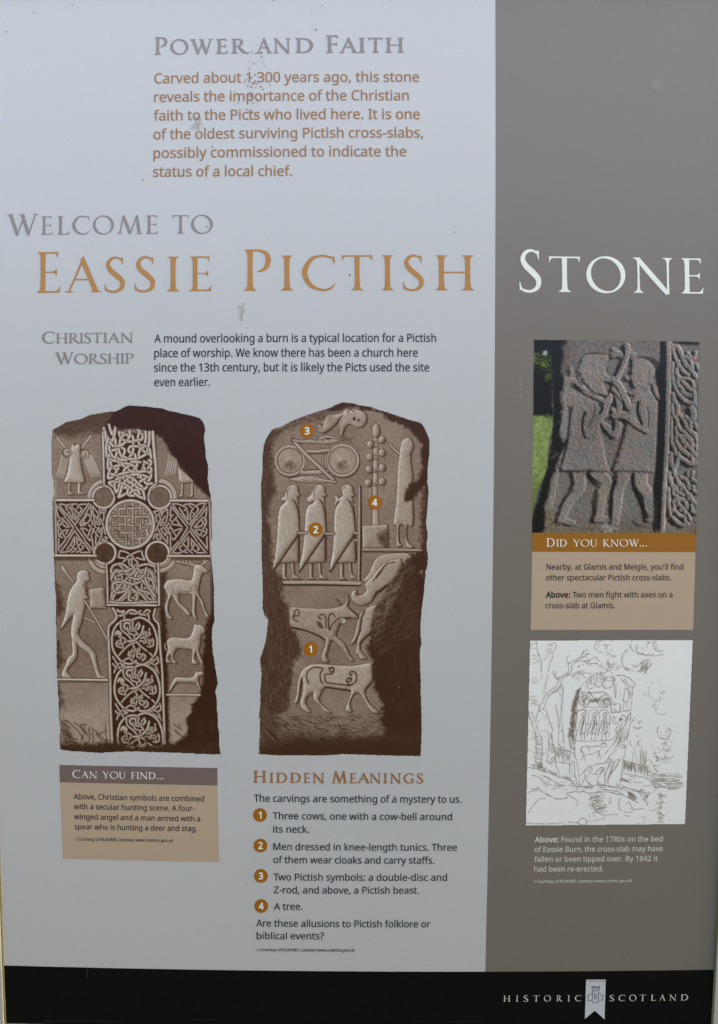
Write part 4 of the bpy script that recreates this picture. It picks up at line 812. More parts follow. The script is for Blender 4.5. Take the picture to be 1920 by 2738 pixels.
# ---------------------------------------------------------------- the figured side of the slab
def paint_figured_slab():
    A = Art(690, 1070, 1154, 2026)
    A.frame(660, 1060, 2.9815)
    D = 1371.5
    F = lambda p: off(p, 0, D)
    o = [(770,46),(840,55),(900,70),(1000,85),(1060,110),(1130,130),(1220,160),(1290,185),(1370,205),(1400,222),(1420,260),(1440,300),(1458,350),(1456,450),(1445,560),(1440,680),(1450,760),(1440,900),(1430,1000),(1442,1100),(1435,1200),(1447,1290),(1440,1350),(1425,1400),(1427,1440)] + F([(1422,90),(1415,170),(1405,260),(1395,340),(1385,450),(1388,560),(1396,600),(1386,620),(1380,700),(1387,860),(1388,1000),(1392,1150),(1396,1300),(1385,1497),(1250,1494),(1000,1488),(800,1480),(600,1492),(450,1490),(250,1492),(98,1480),(102,1350),(107,1200),(96,1192),(108,1100),(110,950),(120,850),(108,720),(135,640),(155,560),(165,480),(172,412),(140,365),(128,320),(130,200),(125,100),(125,0)]) + [(122,1300),(118,1150),(121,1000),(115,850),(113,700),(127,600),(128,480),(135,400),(150,350),(170,310),(205,265),(280,240),(340,205),(400,180),(480,150),(540,130),(620,105),(680,85),(720,62)]
    sl, d = A.sd(o, pad=10)
    al = np.full((A.h, A.w), 9.0); al[sl] = d
    al += .4 * A.noise('ed', 2.5, 5) + .4 * A.noise('ed2', 6, 6)
    A.alpha = al < 0
    A.T[:] = .465 + .05 * A.noise('a', 40, 21) + .075 * A.noise('b', 1.6, 22) + .035 * A.noise('c', 4, 23, .3, 2)
    # carved figures
    be = [(800,92),(830,112),(848,98),(880,106),(930,122),(957,160),(952,212),(920,247),(880,249),(850,234),(815,225),(780,262),(757,325),(737,272),(738,205),(752,178),(700,235),(640,280),(600,294),(570,272),(563,238),(580,225),(600,240),(612,222),(580,205),(625,190),(632,155),(700,145),(765,132)]
    A.figure(be, .66, 2, lab=1)
    for x, y, w in ((858,180,24),(893,190,18)): A.line([(x,y-3),(x,y+4)], w, .1)
    A.line([(768,148),(735,190),(700,240),(650,285),(605,296)], 9, .14); A.line([(765,180),(752,215),(742,290)], 7, .2); A.line([(800,96),(806,130)], 6, .15); A.line([(830,102),(856,122)], 9, .14); A.line([(565,240),(590,262),(615,225)], 6, .18)
    A.fill([(640,150),(700,140),(690,190),(640,210)], .42, 5, op=.6)
    # double disc and z shaped rod
    for cx, cy, R, r in ((346,514,118,96),(766,512,126,106)):
        A.ring(cx+3, cy+4, R, R, 26, .1, 0); A.ring(cx, cy, R - 3, R - 4, 21, .64, 4, lab=2)
        A.ring(cx, cy, R - 18, R - 20, 5, .14, 0)
        A.fill(A.ell(cx, cy, r - 2), .62, 2); A.fill(A.ell(cx - 12, cy - 14, r * .5), .74, 12, rough=3, seed=33, op=.8)
        A.scribble(A.ell(cx, cy, r - 8), 90, 26, 2.1, 3.5, .36, int(cx), op=.6); A.scribble(A.ell(cx + 8, cy + 40, r * .42), 36, 22, 2.0, 4, .16, int(cx)+4, op=.7)
        A.fill(A.ell(cx - 20, cy + 40, 22), .15, 6, rough=2, seed=34, op=.6)
        sl, d = A.sd(A.ell(cx, cy, R + 9)); A.lab[sl][d < 0] = 2
    for q, w in (([(478,438),(560,440),(655,430)],24),([(440,606),(520,606),(640,600)],30),([(470,470),(476,540),(466,590)],9),([(640,450),(628,510),(640,570)],12)):
        A.band(q, w, .64, 5, lab=2)
    A.line([(488,460),(640,452)], 9, .1); A.line([(470,590),(600,582)], 8, .12)
    A.band([(372,350),(450,440),(560,545),(705,682)], [26,26,24,20], .66, 7, lab=3, smooth=2)
    A.band([(372,350),(440,362),(520,358),(640,360),(770,346)], [16,18,28,34,6], .62, 5, lab=3); A.band([(530,330),(580,338),(640,322),(690,330),(740,345)], [12,20,18,16,6], .62, 4, lab=3)
    A.band([(712,684),(620,672),(540,664),(450,662),(350,662)], [14,20,46,44,14], .64, 5, lab=3)
    for x in (478, 546): A.fill(A.ell(x, 664, 24, 9), .74, 1); A.ring(x, 664, 25, 10, 4, .1, 0)
    for q in ([(405,372),(440,376)],[(540,350),(555,352)],[(600,350),(616,352)],[(640,340),(655,350)],[(560,335),(572,338)]): A.line(q, 9, .12)
    A.fill([(770,320),(840,340),(830,360),(770,352)], .18, 5, rough=2, seed=35, op=.7)
    # standing man at the right, tree and its box
    A.band([(1134,376),(1170,416),(1222,462)], [13,15,18], .66, 6, lab=4)
    A.figure([(1228,385),(1245,348),(1285,332),(1315,350),(1332,400),(1316,440),(1306,480),(1316,560),(1326,660),(1300,740),(1300,830),(1326,850),(1326,1030),(1278,1034),(1282,1150),(1332,1204),(1270,1196),(1262,1040),(1216,1038),(1216,1160),(1242,1188),(1194,1190),(1196,1035),(1168,1022),(1190,850),(1200,700),(1205,560),(1218,470)], .66, 3, lab=4)
    A.band([(1030,330),(1026,560),(1022,800),(1026,1015)], [34,32,34,52], .66, 6, lab=5)
    A.figure(A.ell(1032, 276, 30, 56), .64, 0, lab=5); A.ring(1024, 250, 34, 44, 5, .2, 0, 150, 280)
    for x, y, sg in ((985,385,-1),(980,484,-1),(974,584,-1),(968,690,-1),(1078,346,1),(1080,450,1),(1080,570,1),(1080,680,1)):
        A.band([(x - sg*18, y + 12), (1028, y + 18)], 12, .6, 5, lab=5)
        A.figure(A.ell(x, y, 27, 31), .62, 0, lab=5)
    A.figure([(920,1030),(1130,1022),(1132,1190),(1100,1215),(924,1215)], .60, 0, sh=4)
    A.scribble([(1040,1060),(1128,1060),(1128,1195),(1050,1180)], 60, 34, .8, 5, .18, 44); A.fill([(1050,1110),(1128,1080),(1128,1200),(1070,1170)], .14, 7, rough=3, seed=36, op=.7)
    A.band([(920,1224),(1150,1222),(1392,1228)], 16, .62, 5); A.line([(920,1243),(1390,1244)], 9, .12, op=.8)
    # three cloaked men inside their frame
    for d0, d1, lb in ((0,0,6),(211,214,7),(434,459,8)):
        def sh(p): return [(x + d0 + (d1 - d0) * min(1, max(0, (y - 740) / 660.0)), y) for x, y in p]
        for q in ([(286,1320),(312,1322),(311,1440),(337,1462),(284,1460)],[(352,1322),(376,1322),(380,1418),(432,1460),(368,1456)]):
            A.figure(sh(q), .66, 0, lab=lb, sh=6)
        A.figure(sh([(402,1090),(414,1110),(412,1322),(300,1330),(255,1330),(240,1320),(320,1200)]), .64, 0, lab=lb)
        A.figure(sh([(302,800),(318,742),(345,710),(385,706),(411,728),(413,768),(429,792),(404,802),(414,852),(374,826),(396,872),(412,950),(418,1050),(412,1102),(300,1260),(204,1398),(230,1250),(242,1100),(252,950),(270,880),(312,842),(278,836),(286,804)] if lb == 6 else
                 [(300,790),(320,742),(345,710),(385,706),(411,728),(413,768),(429,792),(404,802),(414,852),(374,826),(396,872),(412,950),(418,1050),(412,1102),(300,1260),(204,1398),(230,1250),(248,1100),(256,950),(275,880),(312,855),(330,838),(300,850),(272,840),(270,812),(285,800)] if lb == 7 else
                 [(318,800),(318,742),(345,710),(385,706),(411,728),(413,768),(429,792),(404,802),(414,852),(374,826),(396,872),(412,950),(418,1050),(412,1102),(300,1260),(204,1398),(230,1250),(248,1100),(256,950),(275,880),(305,840),(285,850),(272,880),(262,860),(272,830),(264,790),(280,785),(300,812)]), .72, 2, lab=lb)
        A.line(sh([(412,1104),(320,1240),(208,1402)]), 13, .1)
        A.line(sh([(352,720),(325,755),(326,800)]), 7, .15); A.line(sh([(412,870),(422,960),(424,1300)]), 10, .1, op=.8)
    for q in ([(414,1090),(474,1090)],[(634,1096),(696,1096)],[(862,1092),(888,1090)],[(866,1148),(892,1148)]): A.band(q, 17, .64, 6)
    A.band([(899,728),(897,1100),(892,1490)], 15, .64, 4); A.line([(912,720),(914,1100),(908,1500)], 13, .07)
    A.band([(275,1484),(600,1484),(905,1492)], 26, .66, 5); A.line([(280,1506),(600,1507),(912,1512)], 12, .08)
    # great beast at the right
    A.figure([(925,1478),(960,1430),(985,1392),(1012,1320),(1068,1268),(1180,1250),(1300,1255),(1320,1330),(1240,1420),(1110,1420),(1100,1380),(1040,1460),(985,1488)], .62, 2, sh=6)
    A.figure(F([(938,130),(1000,70),(1080,-30),(1230,-80),(1230,30),(1130,130),(1070,180),(1028,212),(990,272),(930,297),(880,290),(840,252),(831,210),(850,178),(880,178),(888,212),(930,205),(955,170)]), .64, 2, sh=6)
    A.line(F([(1175,-50),(1110,-30),(1070,20),(1030,70)]), 9, .12); A.line([(1180,1322),(1110,1345),(1060,1420),(1010,1470)], 9, .12)
    A.line(F([(1115,135),(1070,172),(1035,190),(1020,225)]), 12, .1); A.line(F([(880,182),(868,200),(885,214),(930,205)]), 8, .12)
    A.figure(F([(928,342),(1040,290),(1020,400),(1000,500),(962,540),(912,590),(906,650),(962,722),(905,724),(890,690),(866,680),(880,620),(882,580),(905,480)]), .64, 2, sh=7)
    A.figure(F([(824,602),(858,540),(880,440),(900,370),(940,332),(915,400),(903,500),(862,590),(836,606)]), .64, 2, sh=7)
    A.line(F([(1000,505),(960,540),(905,600)]), 11, .1)
    # two cattle
    A.figure(F([(340,325),(370,308),(500,318),(650,320),(720,310),(776,290),(798,250),(794,220),(774,195),(795,198),(812,225),(812,270),(806,303),(842,340),(888,372),(882,402),(822,392),(795,402),(775,440),(745,442),(726,490),(712,540),(772,590),(802,640),(822,690),(858,738),(825,740),(800,700),(770,652),(692,576),(666,592),(652,650),(637,700),(654,748),(608,746),(598,700),(618,640),(628,570),(560,530),(450,490),(345,468)]), .62, 2, lab=9, sh=7)
    A.figure(F([(710,238),(738,268),(760,290),(735,292)]), .5, 0, lab=9, sh=3); A.fill(F(A.ell(772, 420, 24)), .72); A.ring(772, 420 + D, 25, 25, 6, .1, 0)
    for q in ([(372,385),(395,330),(420,345),(415,375),(390,380),(372,385),(385,415),(410,420)],[(575,398),(590,370),(620,375),(632,410),(634,475)],[(580,400),(600,405)],[(655,480),(655,390),(680,360),(705,385)],[(664,492),(690,440),(740,392)],[(560,430),(590,440),(605,480)],[(572,450),(600,475)],[(650,400),(660,490)],[(775,395),(830,402)]):
        A.line(F(q), 10, .12)
    A.fill(F([(560,425),(590,440),(600,475),(575,465)]), .2, 3)
    A.line(F([(345,470),(450,492),(560,532),(628,575)]), 13, .09); A.line(F([(880,375),(820,320)]), 10, .1)
    A.figure(F([(1003,755),(1006,800),(1000,900),(962,950),(942,985),(967,1060),(1012,1110),(1054,1152),(1008,1152),(968,1110),(938,1050),(893,990),(852,1012),(822,1080),(843,1142),(792,1142),(794,1100),(824,1020),(828,972),(740,960),(626,947),(592,1000),(577,1050),(612,1100),(679,1152),(620,1142),(580,1090),(533,1050),(530,990),(482,1030),(472,1080),(513,1148),(470,1142),(433,1110),(428,1060),(450,980),(445,880),(432,920),(422,1000),(406,1070),(380,1076),(400,1000),(405,920),(432,830),(480,780),(560,760),(700,772),(850,776),(930,762)]), .70, 2, lab=10, sh=7)
    A.line(F([(1000,905),(960,952),(945,985)]), 12, .1); A.line(F([(626,950),(740,965),(828,978)]), 12, .09)
    for q in ([(600,795),(540,790),(492,820),(478,870),(495,918)],[(610,800),(588,840),(588,880),(602,918)],[(690,800),(668,795),(665,825),(690,820),(698,800),(680,788),(655,798)],[(698,815),(680,842),(628,846),(625,880),(640,910),(740,925),(810,935),(845,925)],[(820,838),(840,822),(870,835),(878,870),(868,905),(848,922)],[(820,838),(832,855),(842,842)],[(820,880),(838,888),(820,905),(798,895),(810,875),(835,876)],[(798,900),(810,925),(845,930)],[(445,880),(436,950),(424,1010)]):
        A.line(F(q), 11, .1)
    # dark broken edges over everything
    L = [(205,262),(300,232),(420,176),(560,128),(640,100),(690,84),(650,130),(600,180),(500,200),(400,230),(300,280),(235,320),(212,380),(196,450),(212,520),(205,600),(232,690),(222,780),(185,880),(172,1000),(190,1100),(200,1200),(206,1300),(215,1380),(262,1420),(282,1500)] + F([(292,140),(285,240),(328,300),(342,330),(345,470),(390,520),(432,640),(425,700),(372,760),(362,850),(345,950),(335,1060),(315,1150),(240,1180),(190,1260),(90,1300)]) + [(90,1200),(100,300)]
    A.fill(L, .15, soft=5, rough=5, seed=41)
    A.scribble(L, 900, 70, 1.5, 4, .36, 42, op=.55); A.scribble(L, 300, 60, 1.4, 5, .06, 43, op=.5)
    A.scribble([(215,270),(640,110),(660,130),(500,210),(300,290)], 110, 50, 2.75, 4, .42, 44, op=.6)
    A.fill([(640,98),(770,40),(920,70),(1070,110),(1240,165),(1390,205),(1480,300),(1480,760),(1420,715),(1370,760),(1335,830),(1250,845),(1262,780),(1305,700),(1375,660),(1400,560),(1392,470),(1392,390),(1360,330),(1290,262),(1200,215),(1110,180),(1080,130),(930,106),(800,84),(760,110),(690,130)], .09, soft=3, rough=3, seed=45)
    R = [(1415,720),(1480,700),(1480,1500),(1385,1400)] + F([(1450,100),(1450,1520),(1000,1520),(1100,1310),(1066,1200),(1075,1090),(1058,1020),(1012,950),(1002,850),(1005,760),(985,690),(962,640),(990,560),(1000,500),(1005,430),(1022,340),(1060,270),(1110,200),(1160,120),(1210,20)]) + [(1262,1330),(1320,1258),(1395,1235),(1392,1000),(1400,850)]
    A.fill(R, .09, soft=5, rough=5, seed=46)
    A.scribble(F([(1000,440),(1180,60),(1250,-50),(1330,-60),(1380,500),(1030,720)]), 420, 52, 2.4, 4, .30, 47, op=.5)
    A.scribble(F([(1000,400),(1230,-60),(1260,60),(1040,560)]), 120, 70, 2.3, 5, .5, 48, op=.45)
    A.scribble(F([(1060,800),(1380,300),(1390,1480),(1080,1480)]), 260, 56, 1.3, 4, .19, 49, op=.45)
    A.scribble([(1400,760),(1440,760),(1430,1280),(1395,1200)], 60, 60, 1.4, 5, .24, 56, op=.5)
    B = F([(90,1230),(240,1200),(330,1290),(480,1310),(560,1340),(700,1330),(760,1290),(840,1330),(980,1310),(1060,1340),(1420,1340),(1420,1520),(90,1520)])
    A.fill(B, .16, soft=10, rough=8, seed=51); A.fill(F([(90,1380),(1420,1360),(1420,1520),(90,1520)]), .10, soft=12, rough=6, seed=52)
    A.scribble(F([(200,1150),(1060,1180),(1120,1340),(300,1360)]), 420, 64, .25, 4, .46, 53, op=.5); A.scribble(F([(200,1170),(1080,1170),(1120,1400),(200,1400)]), 380, 64, .3, 5, .10, 54, op=.55)
    A.scribble(F([(100,1100),(300,1200),(330,1380),(100,1440)]), 160, 70, 1.0, 5, .32, 55, op=.5)
    A.line(F([(160,1280),(210,1330),(270,1390)]), 12, .07)
    rgb = sepia(A.T)
    names = {1: 'carved_beast', 2: 'carved_double_disc', 3: 'carved_rod', 4: 'carved_standing_man', 5: 'carved_tree', 6: 'carved_cloaked_man', 7: 'carved_cloaked_man', 8: 'carved_cloaked_man', 9: 'carved_cow', 10: 'carved_cow'}
    return A, rgb, names

# ---------------------------------------------------------------- the colour photograph of two carved men
def paint_axe_fighters():
    A = Art(1423, 908, 1872, 1425)
    A.frame(1390, 880, 3.038)
    H = np.zeros((A.h, A.w)); dark = np.zeros((A.h, A.w))
    def raise_(pts, h, r, smooth=3, lab=0):
        sl, d = A.sd(pts, pad=20, smooth=smooth)
        if d.size == 0: return
        H[sl] = np.maximum(H[sl], h * np.clip(.5 - d / (2 * r), 0, 1) ** .8)
        if lab: A.lab[sl][d < 0] = lab
    def limb(pts, w, h, lab=0):
        sl, d = A.ld(pts, w=w, pad=12)
        if d.size == 0: return
        H[sl] = np.maximum(H[sl], h * np.clip(.5 - d / 3.4, 0, 1) ** .7)
        if lab: A.lab[sl][d < 0] = lab
    def shade(pts, op, soft=2.5, smooth=3, rough=1.0):
        sl, d = A.sd(pts, pad=14, smooth=smooth)
        if d.size == 0: return
        d = d + A.noise('sh', 4, 77)[sl] * rough
        dark[sl] = np.maximum(dark[sl], op * np.clip(.5 - d / (2 * soft), 0, 1))
    def cut(pts, w, op=.8, soft=1.2):
        sl, d = A.ld(pts, w=w)
        if d.size == 0: return
        dark[sl] = np.maximum(dark[sl], op * np.clip(.5 - d / (2 * soft), 0, 1))
    A.frame(1500, 900, 5.75)
    raise_([(300,430),(350,320),(420,278),(680,282),(708,370),(690,480),(690,560),(735,600),(772,655),(758,702),(660,690),(642,722),(662,800),(705,905),(640,902),(560,872),(480,842),(415,762),(340,700),(296,560)], 1.0, 2.5, 2, lab=1)
    limb([(290,470),(268,620),(330,720),(440,830)], 26, .5); limb([(85,690),(200,690),(400,840),(655,992)], [120,74,62,70], 1.25, 1)
    limb([(150,480),(165,600),(110,700)], 50, .7); limb([(130,800),(150,900),(120,1080),(70,1240),(60,1500)], [150,130,90,110,150], .7)
    limb([(240,960),(130,1060)], 80, .8)
    limb([(250,960),(400,930),(520,1010),(580,1090),(520,1180)], [150,190,170,110,90], 1.0, 1)
    limb([(500,1150),(430,1260),(390,1500)], [100,130,120], 1.3, 1); limb([(400,1510),(560,1300),(680,1130),(745,930)], [100,100,110,100], 1.35, 1)
    raise_([(790,165),(900,222),(975,290),(960,345),(860,318),(778,348),(768,255)], 1.0, 2.5, 1); raise_([(1055,228),(1150,248),(1152,302),(1055,302)], .9, 2.5, 0)
    limb([(870,635),(960,440),(1025,260),(1015,150)], [66,70,80,80], 1.3)
    limb([(820,670),(900,770),(975,910),(1050,1090)], [100,100,96,90], 1.2, 2); limb([(800,800),(890,960),(895,1170)], [70,96,70], .95); limb([(800,1125),(820,1150)], 60, 1.0); limb([(865,1310),(880,1400),(830,1530)], [80,96,100], 1.0); limb([(640,1340),(740,1430),(820,1530)], [60,100,100], 1.0, 1)
    raise_([(1060,345),(1110,325),(1200,328),(1340,380),(1432,470),(1462,620),(1482,800),(1518,970),(1492,988),(1432,880),(1392,740),(1372,835),(1300,852),(1200,885),(1120,900),(1062,920),(1035,872),(1140,800),(1120,770),(1092,745),(1082,650),(1058,605),(1060,520),(1100,490),(1100,360)], 1.0, 2.5, 1, lab=2)
    raise_(A.ell(1018, 640, 36, 50, 14), .8, 2, 0); limb([(1200,340),(1360,430),(1410,600),(1440,800)], 24, 1.15)
    limb([(1270,990),(1270,1200),(1300,1450)], [110,100,90], 1.35, 2); limb([(1310,1460),(1130,1330),(1000,1220),(820,1230)], [90,100,110,80], 1.4, 2)
    A.frame(1390, 880, 3.038)
    raise_([(500,560),(600,570),(648,650),(640,720),(650,820),(680,960),(700,1080),(715,1155),(600,1140),(340,1152),(360,1040),(390,920),(405,760),(415,660),(450,590)], 1.0, 3, lab=1)
    limb([(480,1160),(480,1290),(400,1400),(330,1560)], [110,95,76,66], 1.0, 1); limb([(330,1550),(430,1580)], [60,40], .9, 1)
    limb([(620,1165),(710,1250),(660,1350),(640,1540)], [100,80,80,62], 1.0, 1); limb([(620,1540),(720,1550)], [60,40], .9, 1)
    raise_([(960,520),(1050,500),(1110,580),(1118,700),(1105,900),(1090,1165),(900,1150),(765,1150),(800,1060),(845,900),(870,770),(900,620)], 1.0, 3, lab=2)
    limb([(850,1165),(800,1290),(790,1400),(775,1580)], [120,95,80,56], 1.0, 2); limb([(985,1170),(985,1260),(1040,1350),(1050,1540)], [110,100,80,56], 1.0, 2)
    # ridge and interlace at the right edge
    limb([(1205,90),(1200,500),(1190,900),(1170,1300),(1155,1640)], [50,50,46,44,40], 1.6)
    A.frame(1770, 908, 8.441)
    for q, w in (([(250,110),(270,300),(330,480)],80),([(290,90),(400,250),(480,450),(560,600)],95),([(560,590),(660,690),(760,840)],85),([(540,390),(640,470),(690,660)],80),([(580,300),(700,430)],60),([(760,290),(740,430)],70),([(380,500),(370,620)],80),([(420,610),(490,730),(600,800)],80),([(780,560),(820,680)],60),([(240,540),(240,830),(300,1080),(360,1220)],75),([(340,680),(340,780),(400,880)],80),([(350,920),(380,1030),(460,1120)],80),([(450,880),(560,890),(680,940),(710,1080)],60),([(470,960),(560,1050),(640,1130)],90),([(460,1170),(540,1240),(640,1270)],85),([(390,1250),(480,1350),(620,1430),(740,1450)],85),([(720,1180),(740,1300),(720,1420)],80),([(250,1230),(270,1360),(350,1500),(360,1700)],85),([(230,1480),(250,1650),(340,1820)],85),([(420,1720),(490,1820),(540,1920)],75),([(540,1760),(640,1850),(660,1980)],75),([(670,1560),(720,1680),(700,1780)],120),([(220,1760),(215,2000),(220,2290)],55),([(330,1820),(370,1960),(460,2060),(540,2110)],80),([(540,1960),(640,2070),(750,2160)],85),([(740,1900),(800,2020)],70),([(310,2000),(340,2150),(320,2290)],75),([(420,2180),(500,2280)],70),([(500,2170),(620,2200),(700,2290)],70)):
        limb(q, w, 1.3)
    A.frame(1770, 1160, 8.504)
    for q, w in (([(220,20),(230,200),(290,340),(320,470)],80),([(330,30),(330,180),(390,290)],85),([(420,60),(480,180)],85),([(520,70),(640,130),(700,290)],85),([(560,220),(520,320)],75),([(590,280),(680,370),(770,480)],85),([(420,340),(520,420),(600,490)],90),([(760,80),(800,180)],60),([(780,250),(800,400)],50),([(690,480),(690,600)],70),([(390,450),(360,600),(290,780)],80),([(420,540),(540,620),(650,690),(790,680)],85),([(215,460),(210,650),(270,820),(290,920)],85),([(170,900),(190,1040),(240,1200)],85),([(360,1040),(400,1170)],85),([(440,1000),(560,1050),(620,1250)],80),([(600,880),(590,980)],60),([(710,880),(680,1030),(790,1110)],75),([(480,1170),(440,1290)],75),([(500,1230),(590,1380),(600,1490)],70),([(310,1190),(370,1330),(490,1390)],80),([(270,1200),(270,1370),(350,1430),(260,1570)],75),([(710,1190),(720,1300),(790,1350)],70),([(640,1390),(680,1510),(770,1600)],85),([(420,1490),(520,1530),(580,1680)],85),([(370,1500),(380,1620)],75),([(150,1250),(160,1500),(160,1620),(200,1850)],75),([(290,1640),(260,1750)],75),([(440,1640),(430,1740)],70),([(490,1710),(540,1800)],80),([(320,1780),(390,1860),(470,1880)],80),([(680,1640),(690,1760),(780,1810)],80),([(600,1840),(640,1960)],70),([(270,1930),(360,2020),(480,2080),(580,2050)],85),([(520,1900),(540,2010)],70)):
        limb(q, w, 1.3)
    A.frame(1390, 880, 3.038)
    # left margin relief of the stone edge
    limb([(350,480),(340,600),(370,720),(340,860)], [70,80,60,50], .8); limb([(330,980),(300,1100),(260,1300),(230,1460)], [60,50,70,60], .7)
    Hb = H + .13 * vnoise(A.h, A.w, 3.0, 81) + .15 * vnoise(A.h, A.w, 9, 82) + .12 * vnoise(A.h, A.w, 30, 83) + .26 * vnoise(A.h, A.w, 1.6, 84)
    Hb = blur(Hb, .5)
    gy, gx = np.gradient(Hb)
    cast = np.zeros_like(Hb)
    for k in range(1, 12):
        q = np.roll(np.roll(Hb, -k, 1), int(round(k * .45)), 0)
        cast = np.maximum(cast, np.clip((q - Hb - .085 * k - .10) / .30, 0, 1))
    dark = np.maximum(dark, .72 * blur(cast, .5))
    lum = .425 - .62 * (gx * .85 - gy * .5)                 # the light of that photograph came from its upper right
    lum *= 1 + .12 * (H > .4) * 1.0
    lum += .05 * vnoise(A.h, A.w, 60, 85) + .10 * vnoise(A.h, A.w, 1.3, 86)
    # its cast shadows
    for p, op in (([(1150,95),(1190,95),(1190,500),(1180,900),(1160,1300),(1140,1640),(1080,1640),(1090,1500),(1085,1300),(1100,1160),(1115,900),(1125,600),(1140,560),(1100,400),(1110,320),(1140,260)],.93),
                  ([(1200,440),(1208,440),(1170,1600),(1150,1600)],.0),
                  ([(930,235),(1000,240),(1060,270),(1110,340),(1120,300),(1140,280),(1090,240),(1000,222)],.55),
                  ([(400,640),(418,650),(408,760),(392,930),(355,1060),(335,1150),(330,1130),(355,1020),(385,880),(398,740)],.75),
                  ([(860,760),(868,780),(830,920),(780,1060),(760,1140),(755,1110),(790,1000),(835,860)],.8),
                  ([(380,1160),(430,1180),(440,1270),(425,1250),(410,1190)],.85), ([(545,1165),(570,1190),(650,1270),(640,1300),(570,1240),(540,1190)],.85), ([(620,1320),(640,1350),(625,1480),(600,1560),(590,1530),(605,1420)],.8), ([(440,1310),(360,1410),(310,1560),(298,1560),(345,1400),(400,1320)],.6), ([(300,1560),(420,1600),(450,1590),(400,1605),(320,1580)],.6),
                  ([(745,1270),(770,1230),(790,1170),(790,1250),(760,1330),(755,1470),(740,1560),(725,1530),(740,1400)],.88), ([(905,1180),(930,1180),(935,1270),(980,1350),(1020,1480),(1010,1510),(960,1400),(910,1270)],.92), ([(920,1560),(960,1590),(990,1600),(950,1605)],.7), ([(1020,1470),(1050,1530),(1010,1540)],.7),
                  ([(1245,100),(1460,110),(1460,128),(1300,125)],.9), 
                  ([(340,1150),(600,1150),(710,1160),(600,1165),(350,1165)],.6), ([(765,1155),(900,1150),(1090,1165),(900,1165)],.5), ([(520,208),(600,194),(690,204),(600,206)],.7)):
        if op: shade(p, op)
    for q in ([(540,206),(610,196),(690,206)],[(1125,560),(1138,580)],[(940,232),(1010,238),(1070,272),(1120,330)],[(345,1152),(530,1152),(700,1160)],[(770,1158),(900,1155),(1085,1166)]):
        cut(q, 9, .6)
    A.frame(1500, 900, 5.75)
    for q, w, o in (([(372,1165),(335,1300),(332,1420),(372,1560)],34,.85),([(372,1560),(440,1568)],16,.8),([(525,1080),(520,1180),(445,1370)],18,.7),([(600,1040),(640,1110),(600,1185)],38,.8),([(1190,1010),(1185,1180),(1250,1350)],40,.9),([(1330,1090),(1360,1250),(1345,1400)],20,.55),([(880,1290),(1010,1312),(1160,1425),(1320,1500)],24,.85),([(800,1270),(800,1440)],36,.85),([(160,765),(280,838),(440,935),(640,1025)],24,.8),([(400,770),(480,862),(640,925)],16,.75),([(1072,360),(1082,580)],30,.85),([(1085,690),(1110,780)],34,.85),([(985,665),(1050,695)],26,.8),([(1015,878),(1060,905),(1125,905)],22,.8),([(780,725),(765,805)],36,.75),([(745,860),(735,900)],26,.7),([(660,700),(765,718)],18,.8),([(810,850),(930,1000),(1040,1180)],20,.75),([(780,1040),(765,1120)],26,.8),([(1390,740),(1405,840),(1490,985)],26,.85),([(285,560),(252,660),(330,755)],18,.7),([(625,1390),(720,1500),(830,1565)],24,.85),([(710,480),(700,560)],14,.6),([(770,345),(930,320)],20,.7),([(1420,400),(1480,480)],20,.6),([(990,1350),(985,1440)],24,.8),([(180,1090),(140,1250),(110,1560)],26,.7),([(390,268),(520,258),(680,278)],14,.7),([(712,380),(700,470),(745,590)],12,.55),([(352,640),(380,740),(470,830)],12,.45),([(1120,800),(1180,770),(1290,840)],10,.35),([(1365,520),(1360,700),(1300,850)],10,.35),([(100,1060),(140,1100)],22,.6)):
        cut(q, w, o, .9)
    A.frame(1390, 880, 3.038)
    base = np.stack([lum * 1.0, lum * .945, lum * .915], -1)
    tint = vnoise(A.h, A.w, 14, 87)[..., None]
    base = base * (1 + .045 * tint * np.array([1, -.2, -.6])) * .88
    base = base * (1 - dark[..., None]) + dark[..., None] * np.array([.085, .07, .068])
    # lit rims right of the shadows
    yy, xx = np.mgrid[0:A.h, 0:A.w]
    def region(pts, smooth=2, rough=1.5, soft=1.0):
        sl, d = A.sd(pts, pad=12, smooth=smooth)
        d = d + A.noise('rg', 4, 91)[sl] * rough + A.noise('rg2', 1.8, 92)[sl] * rough * .5
        m = np.zeros((A.h, A.w)); m[sl] = np.clip(.5 - d / (2 * soft), 0, 1)
        return m[..., None]
    # mossy foot, lichen
    moss = region([(180,1500),(230,1390),(290,1580),(420,1615),(620,1590),(760,1600),(1000,1620),(1160,1640),(1460,1610),(1460,1670),(150,1670)], soft=5, rough=5)
    n1 = vnoise(A.h, A.w, 2.2, 93)[..., None]
    base = base * (1 - .75 * moss) + .75 * moss * (np.array([.44, .40, .33]) * (.9 + .35 * n1))
    lich = region([(660,1580),(740,1590),(800,1620),(800,1650),(690,1650)], soft=3, rough=4) * (n1 > -.1)
    base = base * (1 - .6 * lich) + .6 * lich * np.array([.62, .62, .64])
    gl = region([(620,1180),(740,1250),(690,1420),(640,1540),(600,1400)], soft=8); base = base * (1 - .3 * gl) + .3 * gl * np.array([.47, .45, .37])
    gl = region([(1070,1400),(1120,1360),(1120,1580),(1080,1600)], soft=4, rough=5); base = base * (1 - .5 * gl) + .5 * gl * np.array([.25, .25, .27])
    # dark side of the stone and the garden behind it
    side = region([(255,80),(385,80),(345,150),(355,230),(335,330),(360,430),(330,560),(350,640),(320,760),(330,900),(370,930),(330,1020),(290,990),(260,1060),(330,1010),(290,1150),(255,1220),(240,1360),(200,1420),(205,1560),(180,1670),(90,1670),(110,1500),(220,1130),(270,800),(262,400)], soft=4, rough=3)
